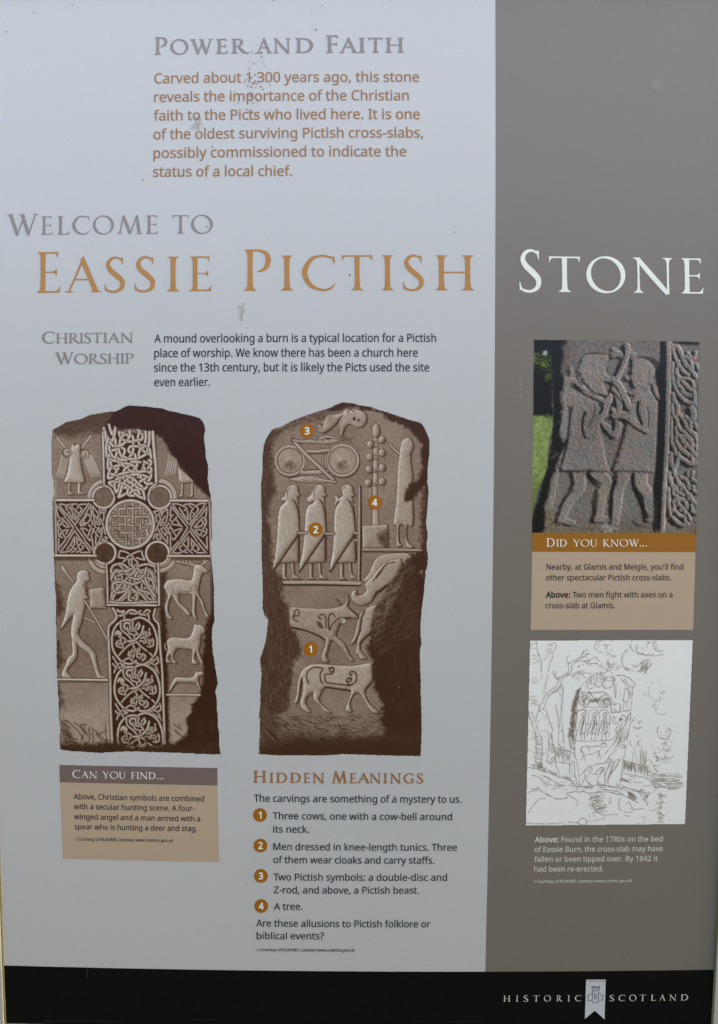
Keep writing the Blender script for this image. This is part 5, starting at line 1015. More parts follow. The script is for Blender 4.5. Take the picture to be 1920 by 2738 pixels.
    base = base * (1 - .94 * side) + .94 * side * np.array([.085, .07, .065]) * (1 + .3 * n1)
    out = region([(90,70),(256,70),(250,300),(262,420),(262,600),(272,690),(262,830),(232,960),(222,1120),(190,1220),(150,1310),(128,1400),(110,1480),(90,1500)], rough=.8, soft=.8)
    v1, v2 = vnoise(A.h, A.w, 5, 95), vnoise(A.h, A.w, 2, 96)
    g = np.zeros((A.h, A.w, 3)) + np.array([.05, .05, .055])
    Y = (yy / A.h * (1425 - 908) * 3.038 + (908 - 880) * 3.038)
    X = (xx / A.w * (1872 - 1423) * 3.038 + (1423 - 1390) * 3.038)
    lf = np.exp(-(((Y - 250) / 88) ** 2)) + .7 * np.exp(-(((Y - 390) / 45) ** 2 + ((X - 230) / 50) ** 2))
    lf = np.clip(lf * (1.1 + .9 * v1 + .8 * v2) - .25, 0, 1)[..., None]
    g = g * (1 - lf) + lf * np.array([.34, .40, .19]) * (.75 + .35 * v2[..., None])
    sk = np.clip((np.exp(-(((Y - 195) / 22) ** 2 + ((X - 205) / 30) ** 2)) * 1.6 + .6 * v2) - .6, 0, 1)[..., None]
    g = g * (1 - sk) + sk * np.array([.6, .63, .66])
    lw = np.clip((Y + 14 * v1 - 690) / 30, 0, 1)[..., None]
    grass = np.array([.43, .49, .29]) * (1 + .12 * v1[..., None] + .12 * v2[..., None]) * (1 - .25 * np.clip((Y - 1150) / 300, 0, 1)[..., None])
    g = g * (1 - lw) + lw * grass
    dk = np.clip((Y + 10 * v1 - 620) / 40, 0, 1) * np.clip((700 - Y) / 30, 0, 1)
    g = g + dk[..., None] * np.array([.0, .04, .01])
    base = base * (1 - out) + out * g
    A.lab[side[..., 0] > .6] = 0
    names = {1: 'carved_fighter', 2: 'carved_fighter'}
    # the print is not an exact rectangle on the photographed panel: keep its true corners
    sl, d = A.sd([(117,88),(1460,104),(1434,1655),(101,1655)], pad=3)
    m = np.full((A.h, A.w), 9.0); m[sl] = d; A.alpha = m < 0.3
    return A, np.clip(base, 0, 1), names

# ---------------------------------------------------------------- the pen drawing of the slab in its wood
def paint_pen_drawing():
    A = Art(1406, 1711, 1854, 2209, 1.1)
    A.frame(1390, 1690, 3.038)
    A.T[:] = 1.0
    r = np.random.RandomState(5)
    def s(pts, w=6.5, t=.0, op=.85, sm=4):
        P = smooth_path(pts, 6) if len(pts) > 2 else np.array([np.array(pts[0]) * (1 - k / 5.0) + np.array(pts[1]) * k / 5.0 for k in range(6)])
        P = P + r.randn(len(P), 2) * 1.5                  # a shaky pen
        W = w * .62 * (1 + .28 * r.randn(len(P))); W = np.clip(W, w * .32, w * 1.2)
        i = 0
        while i < len(P) - 1:                             # lifted now and then
            j = min(len(P), i + 4 + r.randint(14))
            A.line(P[i:j], W[i:j], t, 1, min(1, op * (.8 + .35 * r.rand())), .6)
            i = j - (1 if r.rand() < .82 else 0)
    def arcs(cx, cy, rx, ry, a0, a1, n, amp, w=5.5, op=.7):
        """a scalloped outline of foliage"""
        for i in range(n):
            if r.rand() < .12: continue
            m = a0 + (a1 - a0) * (i + .5) / n; hw = abs(a1 - a0) / n * .62; P = []
            for q in np.linspace(-1, 1, 5):
                a = math.radians(m + q * hw * (1 if a1 > a0 else -1))
                k = 1 + amp * (1.4 - q * q) * (.8 + .5 * r.rand())
                P.append((cx + rx * k * math.cos(a), cy + ry * k * math.sin(a)))
            A.line(np.array(P) + r.randn(5, 2) * .8, w * .66 * (.6 + .6 * r.rand()), 0, 3, op * (.65 + .5 * r.rand()), .6)
    def hatch(poly, n, ln, ang, w=4.5, seed=1, op=.75, jit=.12): A.scribble(poly, n, ln, ang, w * .6, .0, seed, jit, op)
    # trunks at the left
    s([(135,75),(145,150),(150,190)],5); s([(155,180),(172,250),(178,320)],7); s([(180,210),(178,390)],4.5,op=.6); s([(300,105),(268,200),(245,260),(235,320)],6); s([(230,345),(210,420),(185,500)],5.5); s([(225,420),(200,500)],5,op=.7)
    s([(70,640),(100,740),(125,830),(140,860)],6); s([(100,660),(130,740),(160,820)],6); s([(140,830),(180,860),(180,1000),(170,1080)],5); s([(130,850),(135,960),(130,1050)],6)
    for y in range(855, 1060, 17): s([(130 + r.rand()*6, y), (155, y + r.randn()*4), (188, y + 5)], 5, op=.8)
    for x, y in ((95,95),(85,130),(95,190),(100,215),(110,245),(225,100),(245,95),(215,140),(225,155),(215,180),(200,210),(95,375),(110,390),(100,410),(80,545),(100,560),(85,520),(90,580),(115,590)):
        s([(x, y + 14), (x + 22, y), (x + 45, y + 12)] if r.rand() > .4 else [(x - 6, y + 22), (x + 14, y + 4), (x + 48, y - 8)], 5.5, op=.7)
    s([(72,700),(78,660)],5); s([(70,870),(125,878)],5,op=.6); s([(70,950),(130,990)],5,op=.6)
    # bent tree
    s([(135,690),(150,650),(165,600),(195,560),(205,510),(250,470),(300,440),(325,380),(370,345),(400,320),(395,270),(410,255)],7); s([(205,620),(215,560),(255,510),(300,480),(330,440),(345,380),(395,345),(425,310),(425,270),(490,235),(550,245),(570,225)],7)
    s([(385,260),(385,210),(400,190)],6); s([(395,255),(450,230),(500,200),(525,160),(550,150)],7); s([(440,245),(500,215),(550,185),(570,170)],6); s([(510,180),(515,155)],5); s([(530,180),(560,180)],5); s([(550,265),(620,255),(650,285)],6); s([(560,235),(610,205),(640,215)],6); s([(620,220),(655,240)],6); s([(600,260),(640,260)],5)
    s([(300,380),(275,345),(270,315)],6); s([(310,390),(290,350),(305,320)],6); s([(300,390),(325,365)],6); s([(285,490),(310,480),(335,515)],6); s([(370,360),(420,345),(470,325),(525,315)],7); s([(430,375),(450,345),(520,330),(580,340)],7); s([(450,390),(480,370),(475,410)],5); s([(470,290),(485,275),(480,295)],5)
    for x in range(215, 330, 14): s([(x, 530 - (x-215)*.55), (x + 12, 500 - (x-215)*.6)], 5, op=.7)
    s([(165,600),(160,650),(190,620),(200,640)],6); s([(130,690),(145,720),(160,740)],5); s([(215,640),(240,720),(265,790),(260,850),(280,930),(290,1010),(265,1050)],7); s([(210,680),(205,720)],5,op=.5); s([(205,790),(215,810)],5); s([(235,890),(232,980)],5)
    hatch([(230,850),(275,850),(280,960),(235,960)], 14, 70, 1.5, 4, 11)
    s([(240,1000),(222,1030),(240,1065),(290,1050),(280,1020),(255,1030),(265,1050)],6); s([(290,1060),(320,1150)],5); s([(240,1070),(270,1080)],5)
    s([(295,590),(315,760),(315,920)],6); s([(355,440),(345,700),(365,945)],6); s([(350,430),(325,780)],5); s([(320,825),(345,800),(355,880),(320,920),(360,940)],5); s([(305,620),(330,750)],4.5,op=.7)
    hatch([(300,945),(400,965),(400,1040),(300,1030)], 40, 50, 1.5, 5, 12); s([(290,940),(410,970)],6); s([(300,1055),(410,1075)],6); s([(290,950),(295,1060)],5)
    # the slab
    s([(500,440),(560,380),(610,345),(690,335),(720,312),(765,350)],6); s([(780,352),(850,358),(900,382),(938,435),(920,445)],7); s([(918,440),(910,560),(903,640)],7); s([(903,650),(895,760),(870,900),(850,1000),(840,1060),(820,1220)],7)
    hatch([(520,420),(600,350),(700,340),(700,400),(600,420)], 40, 60, 1.55, 5, 13, .6)
    A.fill([(495,455),(470,470),(440,550),(425,640),(450,640),(470,560)], .05, 3, rough=2, seed=3, op=.95); A.fill([(430,640),(462,640),(445,880),(402,850),(412,720)], .35, 4, rough=4, seed=4, op=.75); hatch([(425,640),(455,640),(440,860),(400,850)], 120, 26, .7, 5, 14, .8, 1.0); hatch([(405,860),(450,850),(450,960),(410,960)], 50, 22, 1, 4.5, 15, .6, 1.2)
    s([(495,455),(470,560),(462,700),(458,860),(445,960),(470,1090),(490,1260)],6); s([(400,850),(412,960),(405,1100),(410,1180),(440,1240)],7); s([(430,1040),(420,1100),(440,1180)],5); s([(445,1050),(450,1150),(470,1250)],6); s([(410,990),(440,980),(440,1020)],6)
    for q in ([(540,440),(570,465),(600,450)],[(620,410),(605,430),(640,450),(655,440)],[(690,390),(720,365),(760,370),(775,390),(740,400),(700,390)],[(665,420),(690,460),(740,450),(760,425)],[(680,400),(665,430),(700,455)],[(740,370),(765,400),(750,420)],[(820,380),(840,400),(860,385),(855,410),(830,405)]): s(q, 6.5)
    for x in range(500, 705, 16): s([(x, 490 + r.randn()*4), (x + 10, 494 + r.randn()*4)], 8)
    for cx in (525, 698):
        for R in (48, 36): s(A.ell(cx, 556, R, R + 2, 16) + [(cx + R, 556)], 5, op=.85)
        A.scribble(A.ell(cx, 556, 26), 16, 16, .5, 6, .0, cx, 1.5, .8)
    A.fill([(575,540),(648,540),(648,575),(575,575)], .15, 2, rough=3, seed=8, op=.75); s([(562,490),(610,545),(655,606)],9); s([(510,616),(560,612),(660,616),(720,612)],7)
    s([(765,360),(770,450),(775,540)],8, op=.8); s([(785,420),(780,540)],6); s([(740,560),(745,650)],8); s([(745,590),(815,588),(812,650)],8); s([(755,640),(770,630),(790,640),(775,655)],6); s([(740,658),(830,648),(905,635)],8); s([(770,600),(760,560)],6)
    s([(465,640),(510,632),(545,650)],6)
    # the small men
    for cx in (515, 603, 688):
        s([(cx-50,660),(cx-20,636),(cx+20,636),(cx+38,662)],6); s([(cx-5,665),(cx+12,655),(cx+22,672),(cx+10,690),(cx-6,685),(cx-5,665)],6.5)
        s([(cx,690),(cx-22,730),(cx-35,780),(cx-55,840)],7); s([(cx+15,695),(cx+22,760),(cx+18,820),(cx-15,825)],7); s([(cx-2,720),(cx-10,780),(cx-25,825)],6); s([(cx+8,700),(cx,760)],6); s([(cx-16,830),(cx-18,880)],7); s([(cx+12,828),(cx+14,880)],7); s([(cx+20,740),(cx+42,750)],7); s([(cx+45,670),(cx+42,760),(cx+36,850)],6)
        hatch([(cx-10,700),(cx+18,700),(cx+16,820),(cx-30,820)], 12, 60, 1.8, 5, cx, .7)
    s([(460,885),(560,888),(650,885),(740,878),(780,840),(790,800)],6.5)
    s([(850,440),(862,425),(880,440),(875,460),(855,462)],6.5); s([(855,465),(848,520),(842,560),(875,565),(890,500),(875,470)],6.5); s([(850,570),(842,630)],6.5); s([(870,570),(875,625)],6.5); s([(880,470),(890,540)],7); s([(890,430),(900,520)],5); s([(855,410),(890,420),(905,450)],6); s([(820,480),(815,540)],5,op=.6)
    # beasts
    s([(770,680),(750,710),(770,745),(800,735),(835,680),(860,690)],7); s([(790,690),(770,710),(780,730)],5); A.fill(A.ell(820, 712, 11), 0, 1); s([(880,690),(850,760),(800,830),(780,880),(720,960),(690,1000)],6); s([(800,760),(770,810)],6); hatch([(830,700),(890,690),(850,900),(760,960)], 40, 70, 1.9, 4.5, 17, .6)
    s([(810,870),(800,920),(830,945),(855,935),(845,915)],7); s([(830,860),(820,910),(840,925)],6); s([(880,800),(855,880)],6)
    s([(495,985),(505,940),(540,930),(580,935),(650,925),(690,905),(705,930),(660,940)],7); s([(500,960),(520,1000),(500,1040)],6); s([(530,1000),(525,1050)],6); s([(540,1000),(600,990),(640,970),(635,1030)],6.5); s([(650,960),(655,1030)],6); s([(545,945),(570,950),(560,970)],6); s([(690,900),(660,905)],6)
    s([(570,1090),(640,1075),(700,1060),(730,1010),(760,980)],7); s([(700,1050),(720,1070),(740,1030),(760,1060),(790,1040),(820,1035)],6); s([(480,1180),(530,1130),(560,1095),(590,1110),(570,1150),(540,1200),(580,1250)],7); s([(530,1160),(520,1210),(500,1250)],7); s([(580,1105),(555,1130)],6); s([(590,1160),(650,1150),(690,1110),(660,1100)],7); s([(660,1150),(635,1200),(640,1250)],7); s([(690,1130),(690,1240)],7); s([(620,1140),(650,1110),(680,1115),(660,1140)],8); s([(730,1080),(700,1150),(690,1240)],6); s([(810,1040),(770,1120),(720,1180),(720,1240)],6); hatch([(720,1060),(810,1060),(760,1140),(710,1220)], 24, 50, 2.0, 5, 18)
    # ground lines
    s([(70,1100),(140,1115),(240,1140),(300,1165),(400,1200),(440,1220)],6.5); hatch([(90,1080),(180,1080),(260,1130),(420,1190),(410,1215),(200,1140)], 60, 24, .9, 5, 19, .8, .6); hatch([(130,1050),(180,1050),(190,1110),(110,1100)], 30, 30, 1.4, 5, 20, .8, .6)
    s([(105,1165),(160,1185),(190,1200)],6); s([(170,1165),(240,1190),(320,1240)],6); s([(220,1180),(250,1205)],5); s([(320,1240),(380,1250)],5); s([(95,1275),(160,1285),(200,1310),(260,1340),(320,1360),(390,1345)],9); s([(380,1310),(440,1300),(510,1300)],8); s([(420,1270),(440,1250),(475,1270)],6); s([(490,1260),(560,1255),(640,1245),(720,1250),(800,1270),(860,1265),(930,1290),(980,1310)],8); s([(540,1265),(600,1262)],10); s([(570,1310),(700,1300),(800,1320),(880,1345),(960,1390)],8); s([(660,1280),(760,1290),(840,1320)],7); s([(500,1290),(570,1325),(600,1420),(640,1470),(690,1490)],7)
    hatch([(590,1320),(665,1325),(670,1470),(640,1460),(600,1400)], 32, 76, -.25, 5.5, 21, .85, .06); s([(60,1310),(110,1290),(140,1295)],6); s([(70,1470),(110,1410),(160,1360),(210,1350)],6); s([(430,1340),(470,1380),(470,1410)],5); s([(380,1320),(440,1350)],6); s([(55,1555),(160,1558),(260,1560),(365,1553)],6.5); s([(390,1547),(470,1548),(500,1515),(530,1520),(545,1550),(525,1570),(470,1555)],7); s([(545,1540),(620,1532),(680,1520),(690,1505)],6); s([(560,1480),(575,1515)],5); s([(600,1470),(612,1505)],5); s([(690,1488),(800,1482)],6); s([(850,1492),(890,1497)],6); s([(735,1345),(740,1395),(722,1380)],6); s([(815,1350),(805,1420),(830,1460)],7); s([(860,1400),(880,1390)],5); s([(885,1380),(930,1440),(1010,1435)],6); s([(980,1310),(1010,1370),(1040,1390),(1030,1410)],7); s([(1020,1310),(1015,1370)],6)
    hatch([(870,1310),(950,1320),(940,1370),(890,1350)], 26, 46, .8, 6, 22); hatch([(1015,1310),(1050,1310),(1040,1360),(1015,1360)], 16, 30, 1.9, 5, 23); s([(850,1465),(915,1460),(905,1420)],5)
    # fence and water at the right
    s([(840,1045),(940,1070),(1045,1110)],7); s([(845,1110),(850,1050)],5); hatch([(845,1060),(930,1075),(920,1120),(845,1110)], 44, 40, 1.5, 6, 24); hatch([(930,1080),(1045,1110),(1045,1170),(930,1130)], 40, 46, 1.5, 5, 25); s([(850,1150),(920,1165),(1000,1180),(1060,1210),(1110,1270)],7); hatch([(820,1190),(900,1200),(890,1220),(825,1215)], 22, 30, .4, 5, 26); s([(890,1170),(940,1185)],6); s([(930,1220),(1000,1225)],5); s([(1000,1250),(1060,1250)],5); s([(940,1290),(1060,1310),(1110,1280)],5)
    hatch([(1055,1150),(1290,1140),(1310,1280),(1110,1275)], 90, 56, .05, 5.5, 27, .8, .12)
    for q in ([(920,970),(920,1050)],[(960,890),(935,960),(958,1060)],[(1010,970),(1000,1090)],[(1035,960),(1012,1090)],[(955,840),(955,860)],[(980,960),(975,1060)]): s(q, 5, op=.6)
    hatch([(985,960),(1035,960),(1015,1090),(980,1080)], 16, 80, 1.55, 4, 28, .6)
    # foliage
    arcs(700,110,85,60,230,60,9,.07,5.5); arcs(750,190,30,12,200,30,4,.3,6); arcs(1040,110,130,70,270,70,12,.10,6,.8); s([(1040,80),(1050,92),(1060,75)],5); arcs(1140,110,45,40,300,60,6,.2,6,.7); arcs(1070,180,60,10,200,10,5,.5,7,.7); s([(625,110),(640,85),(670,70)],6); s([(710,160),(740,190),(780,195)],5)
    arcs(900,230,60,75,250,100,9,.16,6.5); arcs(960,260,90,50,150,60,7,.2,6,.7); hatch([(980,245),(1030,235),(1070,280),(1030,330),(980,310)], 34, 50, 2.2, 6, 29, .65); arcs(740,270,60,30,200,0,8,.3,5.5,.6); hatch([(690,240),(800,250),(800,300),(720,295)], 14, 26, 1.9, 5, 30, .6)
    arcs(1120,480,70,75,290,70,14,.05,5,.6); s([(1110,560),(1090,600),(1115,585)],6); s([(1075,595),(1105,630)],6); arcs(1150,640,38,30,240,30,6,.15,5.5,.6); s([(1005,508),(1030,512)],6,op=.6); s([(1025,408),(1045,412)],5,op=.4)
    arcs(960,740,42,40,250,30,6,.15,6,.65); arcs(1180,810,58,58,220,60,12,.08,6,.7); arcs(1245,855,26,28,250,90,5,.2,6.5,.7); arcs(1220,905,24,20,200,60,4,.3,6,.6); arcs(1150,990,45,35,160,20,8,.2,6,.6); arcs(1215,1000,26,20,200,20,4,.3,6,.6); arcs(1055,1080,30,50,220,60,7,.2,6,.65); arcs(1130,1095,32,34,200,90,6,.2,6,.7); arcs(1110,960,14,20,200,80,4,.3,5,.5); arcs(1190,1040,30,18,180,20,5,.3,5,.55); arcs(920,905,20,18,100,280,4,.3,6,.7); arcs(985,905,18,18,100,280,4,.3,6,.7); s([(1060,925),(1085,920)],5,op=.5)
    # looser leaf marks and the water's edge
    for cx, cy, rx, ry, n in ((690,120,60,50,10),(1050,130,110,50,16),(980,270,70,40,14),(740,270,50,26,10),(1150,500,40,70,8),(1200,840,50,60,12),(1150,1000,60,50,16),(1090,1080,50,50,14),(1200,930,40,40,8),(960,740,36,30,6),(560,230,60,40,8),(480,360,50,30,8)):
        for _ in range(n):
            x, y = cx + rx * (r.rand() * 2 - 1), cy + ry * (r.rand() * 2 - 1); g = 7 + 7 * r.rand(); a = r.rand() * 6.28
            A.line([(x + g * math.cos(a + q), y + g * math.sin(a + q)) for q in (0, .8, 1.6, 2.4)], 3.6, 0, 3, .5 + .3 * r.rand(), .6)
    for _ in range(70):
        x = 120 + 880 * r.rand(); y = 1215 + .05 * (x - 300) + 70 * r.rand()
        A.line([(x, y), (x + 14, y - 4 + 4 * r.randn()), (x + 30, y + 4)], 4, 0, 3, .55, .6)
    for _ in range(60):
        x = 80 + 330 * r.rand(); y = 640 + 420 * r.rand()
        if x < 280: A.line([(x, y), (x + 3 * r.randn(), y + 14 + 14 * r.rand())], 3.6, 0, 1, .5, .6)
    for i in range(46):
        a = r.rand(); x = 1110 + 60*a*r.randn()*.5 + 20; y = 1300 + 260*r.rand()
        s([(x,y),(x+10+6*r.randn(),y-8+5*r.randn()),(x+22,y+4)], 5, op=.5)
    s([(990,1500),(1020,1510),(1010,1535),(1000,1560)],5,op=.6); s([(925,1560),(980,1555)],5,op=.5); s([(1170,1370),(1140,1420),(1090,1450),(1060,1450)],5,op=.6)
    ink = np.array([.34, .285, .265]); paper = np.array([.79, .805, .80])
    t = np.clip(A.T, 0, 1)[..., None]
    rgb = ink * (1 - t) + paper * t
    sl, d = A.sd([(86,71),(1404,67),(1341,1559),(51,1571)], pad=3)
    m = np.full((A.h, A.w), 9.0); m[sl] = d; A.alpha = m < 0.3
    return A, rgb, {}

# ---------------------------------------------------------------- pictures become sheets of coloured vertices
def picture(name, painter, parent, lift, white, veil, label, sub_labels=None):
    A, rgb, names = painter()
    h, w = A.h, A.w
    refl = np.clip((lin(rgb * 255) - veil) / (lin(white) - veil), .004, 1.6) * WHITE
    p = np.pad(refl, ((1, 1), (1, 1), (0, 0)), mode='edge')
    vc = (p[:-1, :-1] + p[1:, :-1] + p[:-1, 1:] + p[1:, 1:]) / 4 * .5 + .5 * p[1:, 1:][:h + 1, :w + 1]
    jj, ii = np.mgrid[0:h + 1, 0:w + 1]
    px = np.stack([A.x0 + ii * A.p - .25 * A.p, A.y0 + jj * A.p - .25 * A.p], -1)
    W3 = world_at(px, lift).reshape(-1, 3)
    vcf = np.concatenate([vc.reshape(-1, 3), np.ones((vc.size // 3, 1))], 1)
    ok = A.alpha.astype(bool)
    top = None
    for lb in sorted(set(np.unique(A.lab[ok]))):
        sel = ok & (A.lab == lb) if lb in names or lb == 0 else None
        if lb == 0: sel = ok & ~np.isin(A.lab, list(names.keys()))
        if sel is None or not sel.any(): continue
        j, i = np.nonzero(sel)
        a = j * (w + 1) + i
        Q = np.stack([a, a + w + 1, a + w + 2, a + 1], 1)
        used, inv = np.unique(Q, return_inverse=True)
        Q = inv.reshape(Q.shape)
        me = bpy.data.meshes.new(name)
        me.vertices.add(len(used)); me.vertices.foreach_set('co', W3[used].ravel())
        me.loops.add(Q.size); me.loops.foreach_set('vertex_index', Q.ravel().astype(np.int32))
        me.polygons.add(len(Q)); me.polygons.foreach_set('loop_start', np.arange(0, Q.size, 4, dtype=np.int32))
        me.update(calc_edges=True)
        at = me.color_attributes.new('ink', 'FLOAT_COLOR', 'POINT')
        at.data.foreach_set('color', vcf[used].astype(np.float32).ravel())
        me.materials.append(MAT['picture'])
        o = bpy.data.objects.new(name if lb == 0 else names[lb], me)
        if lb == 0:
            top = link(o, parent); top['label'] = label
        else:
            link(o, top)
            if sub_labels and lb in sub_labels: o['label'] = sub_labels[lb]
    return top

# ---------------------------------------------------------------- the ground with an added shading bank, and the board
gm = bpy.data.materials.new('meadow grass'); gm.use_nodes = True
gn = gm.node_tree; gb = gn.nodes['Principled BSDF']; gb.inputs['Roughness'].default_value = .95
nz = gn.nodes.new('ShaderNodeTexNoise'); nz.inputs['Scale'].default_value = 14; nz.inputs['Detail'].default_value = 8
cr = gn.nodes.new('ShaderNodeValToRGB'); cr.color_ramp.elements[0].color = (.008, .014, .005, 1); cr.color_ramp.elements[1].color = (.026, .038, .013, 1)
gn.links.new(nz.outputs['Fac'], cr.inputs['Fac']); gn.links.new(cr.outputs['Color'], gb.inputs['Base Color'])
xs = np.concatenate([-np.geomspace(200, 3, 12), np.linspace(-2.5, 2.5, 21), np.geomspace(3, 200, 12)])
ys = np.concatenate([-np.geomspace(200, 4, 12), np.linspace(-3.6, 3, 60), np.geomspace(3.5, 200, 10)])
def ground_z(x, y):
    t = min(1, max(0, (-y - SHADE_BANK_Y) / .6)); t = t * t * (3 - 2 * t)
    return SHADE_BANK_H * t + .02 * math.sin(3 * x + 1) * math.sin(2.3 * y)
SHADE_BANK_Y, SHADE_BANK_H = 1.05, 1.55  # invented bank, unseen behind the camera, added to dim the lower board
V = [(x, y, ground_z(x, y)) for y in ys for x in xs]
nx = len(xs)
F = [(j * nx + i, j * nx + i + 1, (j + 1) * nx + i + 1, (j + 1) * nx + i) for j in range(len(ys) - 1) for i in range(nx - 1)]
gr = mesh_ob('ground', V, F, gm); gr['kind'] = 'structure'

# sheet outline, straight on the sheet: left, right, top and bottom edges measured in the photograph
uL = und([(9.5, 2530)])[0][0]; uR = und([(1912, 2540)])[0][0]
def edge_u(xpx, ypx, y2):            # the same upright line at another height, following the tilt of the sheet
    P = np.array([[xpx, ypx]]); d = und(P)[0]
    w = 1 + HG * d[0] + HH * d[1]; u = (d[0] + HA * d[1]) / w
    return u
def from_panel(u, v):
    q = Hm @ np.array([u, v, 1.0]); return q[:2] / q[2]
def to_panel(px):
    d = und(np.array([px]))[0]; w = 1 + HG * d[0] + HH * d[1]
    return (d[0] + HA * d[1]) / w, (HB * d[0] + d[1]) / w
UL, UR = to_panel((9.3, 2540))[0], to_panel((1911.8, 2540))[0]
VT, VB = to_panel((6, -3))[1], to_panel((17, 2735.5))[1]
UM = to_panel((1320.5, 1250))[0]; VF = to_panel((1000, 2597.6))[1]
def rect_panel(u0, v0, u1, v1):
    return [dis(from_panel(*q)) for q in ((u0, v0), (u1, v0), (u1, v1), (u0, v1))]

quad_px('white_field', rect_panel(UL, VT, UM, VF), MAT['white'], 0.0, ROOT, 'pale blue white printed field', 30)
quad_px('grey_column', rect_panel(UM, VT, UR, VF), MAT['grey'], 0.0, ROOT, 'warm grey printed column', 30)
footer = quad_px('black_footer', rect_panel(UL, VF, UR, VB), MAT['black'], 0.0, ROOT, 'black printed strip along the bottom', 30)

cm = print_mat('cream frame paint', (.50, .465, .365), .06, .5, .4)
om = print_mat('olive frame groove', (.20, .175, .055), .06, .6, .3)
bm_ = print_mat('timber post', (.16, .10, .06), .2, .8, .2)
def ring_strip(name, off0, y0, off1, y1, mat, label=None, parent=None):
    """a mitred strip round the sheet from one offset (thousands of px outside the sheet) and depth to another"""
    V, F = [], []; n = 24
    per = []
    for o, y in ((off0, y0), (off1, y1)):
        c = [(UL - o, VT - o), (UR + o, VT - o), (UR + o, VB + o), (UL - o, VB + o)]
        row = []
        for k in range(4):
            a, b = np.array(c[k]), np.array(c[(k + 1) % 4])
            for t in range(n):
                q = a + (b - a) * t / n
                w0 = world_at(dis(from_panel(*q)).reshape(1, 2), 0.0)[0]
                row.append((w0[0], -y, w0[2]))
        per.append(row)
    V = per[0] + per[1]; m = 4 * n
    F = [(k, (k + 1) % m, m + (k + 1) % m, m + k) for k in range(m)]
    return V, F
def joined(parts):
    V, F = [], []
    for v, f in parts:
        k = len(V); V += v; F += [tuple(i + k for i in t) for t in f]
    return V, F
e = .00008
v, f = joined([ring_strip('', .0000, .0000, .0003, .0010, om), ring_strip('', .0003, .0010, .0042, .0011, om)])
mesh_ob('frame_groove', v, f, om, ROOT, 'thin olive inner edge of the frame')
v, f = joined([ring_strip('', .0043, .0002, .0045, .0014, cm), ring_strip('', .0045, .0014, .0060, .0019, cm), ring_strip('', .0060, .0019, .150, .0019, cm), ring_strip('', .150, .0019, .156, -.0010, cm), ring_strip('', .156, -.0010, .156, -.030, cm)])
mesh_ob('frame', v, f, cm, ROOT, 'cream painted frame round the sheet')
x0, x1 = (UL - .15 - UC) * M_PER_U, (UR + .15 - UC) * M_PER_U
z0, z1 = ZC - (VB + .15 - VC) * M_PER_U, ZC - (VT - .15 - VC) * M_PER_U
def box(a, b):
    (x0, y0, z0), (x1, y1, z1) = a, b
    return [(x0,y0,z0),(x1,y0,z0),(x1,y1,z0),(x0,y1,z0),(x0,y0,z1),(x1,y0,z1),(x1,y1,z1),(x0,y1,z1)], [(0,3,2,1),(4,5,6,7),(0,1,5,4),(1,2,6,5),(2,3,7,6),(3,0,4,7)]
mesh_ob('backing_board', *box((x0, .002, z0), (x1, .030, z1)), cm, ROOT)
for x in (x0 + .06, x1 - .16):
    mesh_ob('post', *box((x, .032, -.3), (x + .10, .132, z1 - .02)), bm_, ROOT)

# ---------------------------------------------------------------- headings
letters('heading', [roman_line(['Power', 'And'.lower(), 'Faith'], (413.8, 146.2), (1081, 140.7), 48.5, 41.5,
    spots=[(400 + a / 2.3, 400 + b / 2.3) for a, b in ((30,110),(127,240),(250,392),(410,482),(503,610),(655,755),(762,868),(897,1008),(1085,1160),(1168,1282),(1285,1328),(1345,1435),(1450,1565))], weight=.024)],
    MAT['grey_text'], ROOT, 'grey capitals reading Power and Faith')
letters('heading', [roman_line(['Welcome', 'to'], (18, 629), (569.5, 624.3), 57.5, 50.5,
    spots=[(a / 1.677, b / 1.677) for a, b in ((30,172),(185,237),(258,314),(325,405),(418,513),(527,642),(656,710),(773,848),(857,955))], weight=.006)],
    MAT['grey_text'], ROOT, 'grey capitals reading Welcome to')
letters('title', [roman_line(['Eassie'], (98.3, 783.4), (565.9, 778.2), 112, 95, spots=[(90 + a / 2.639, 90 + b / 2.639) for a, b in ((22,190),(220,483),(503,646),(716,860),(943,1028),(1100,1256))])],
    MAT['orange_big'], ROOT, 'large ochre capitals reading Eassie')
letters('title', [roman_line(['Pictish'], (652, 777.8), (1268.2, 776.6), 113, 96, spots=[(640 + a / 2.477, 640 + b / 2.477) for a, b in ((30,210),(274,357),(414,638),(676,885),(940,1022),(1084,1222),(1297,1556))])],
    MAT['orange_big'], ROOT, 'large ochre capitals reading Pictish')
letters('title', [roman_line(['Stone'], (1389.3, 779.6), (1881.3, 785.4), 114, 97, spots=[(960 + a / 1.677, 960 + b / 1.677) for a, b in ((720,817),(850,992),(1018,1193),(1228,1406),(1446,1545))])],
    MAT['white_text'], ROOT, 'large white capitals reading Stone on the grey column')
letters('heading', [roman_line(['Christian'], (112.1, 918.4), (356, 915.8), 31.5, 27, weight=.017), roman_line(['Worship'], (146.7, 973.6), (357.8, 971.4), 31.5, 27, weight=.017)],
    MAT['grey_text'], ROOT, 'small grey capitals reading Christian Worship')
letters('heading', [roman_line(['Hidden', 'Meanings'], (677.5, 2092.3), (1132.5, 2094.4), 31.5, 26.5,
    spots=[(670 + a / 3.354, 670 + b / 3.354) for a, b in ((25,143),(170,207),(228,330),(354,453),(475,535),(555,662),(728,868),(888,950),(955,1075),(1068,1168),(1190,1228),(1250,1350),(1370,1470),(1490,1550))], weight=.024)],
    MAT['brown_head'], ROOT, 'brown capitals reading Hidden Meanings')

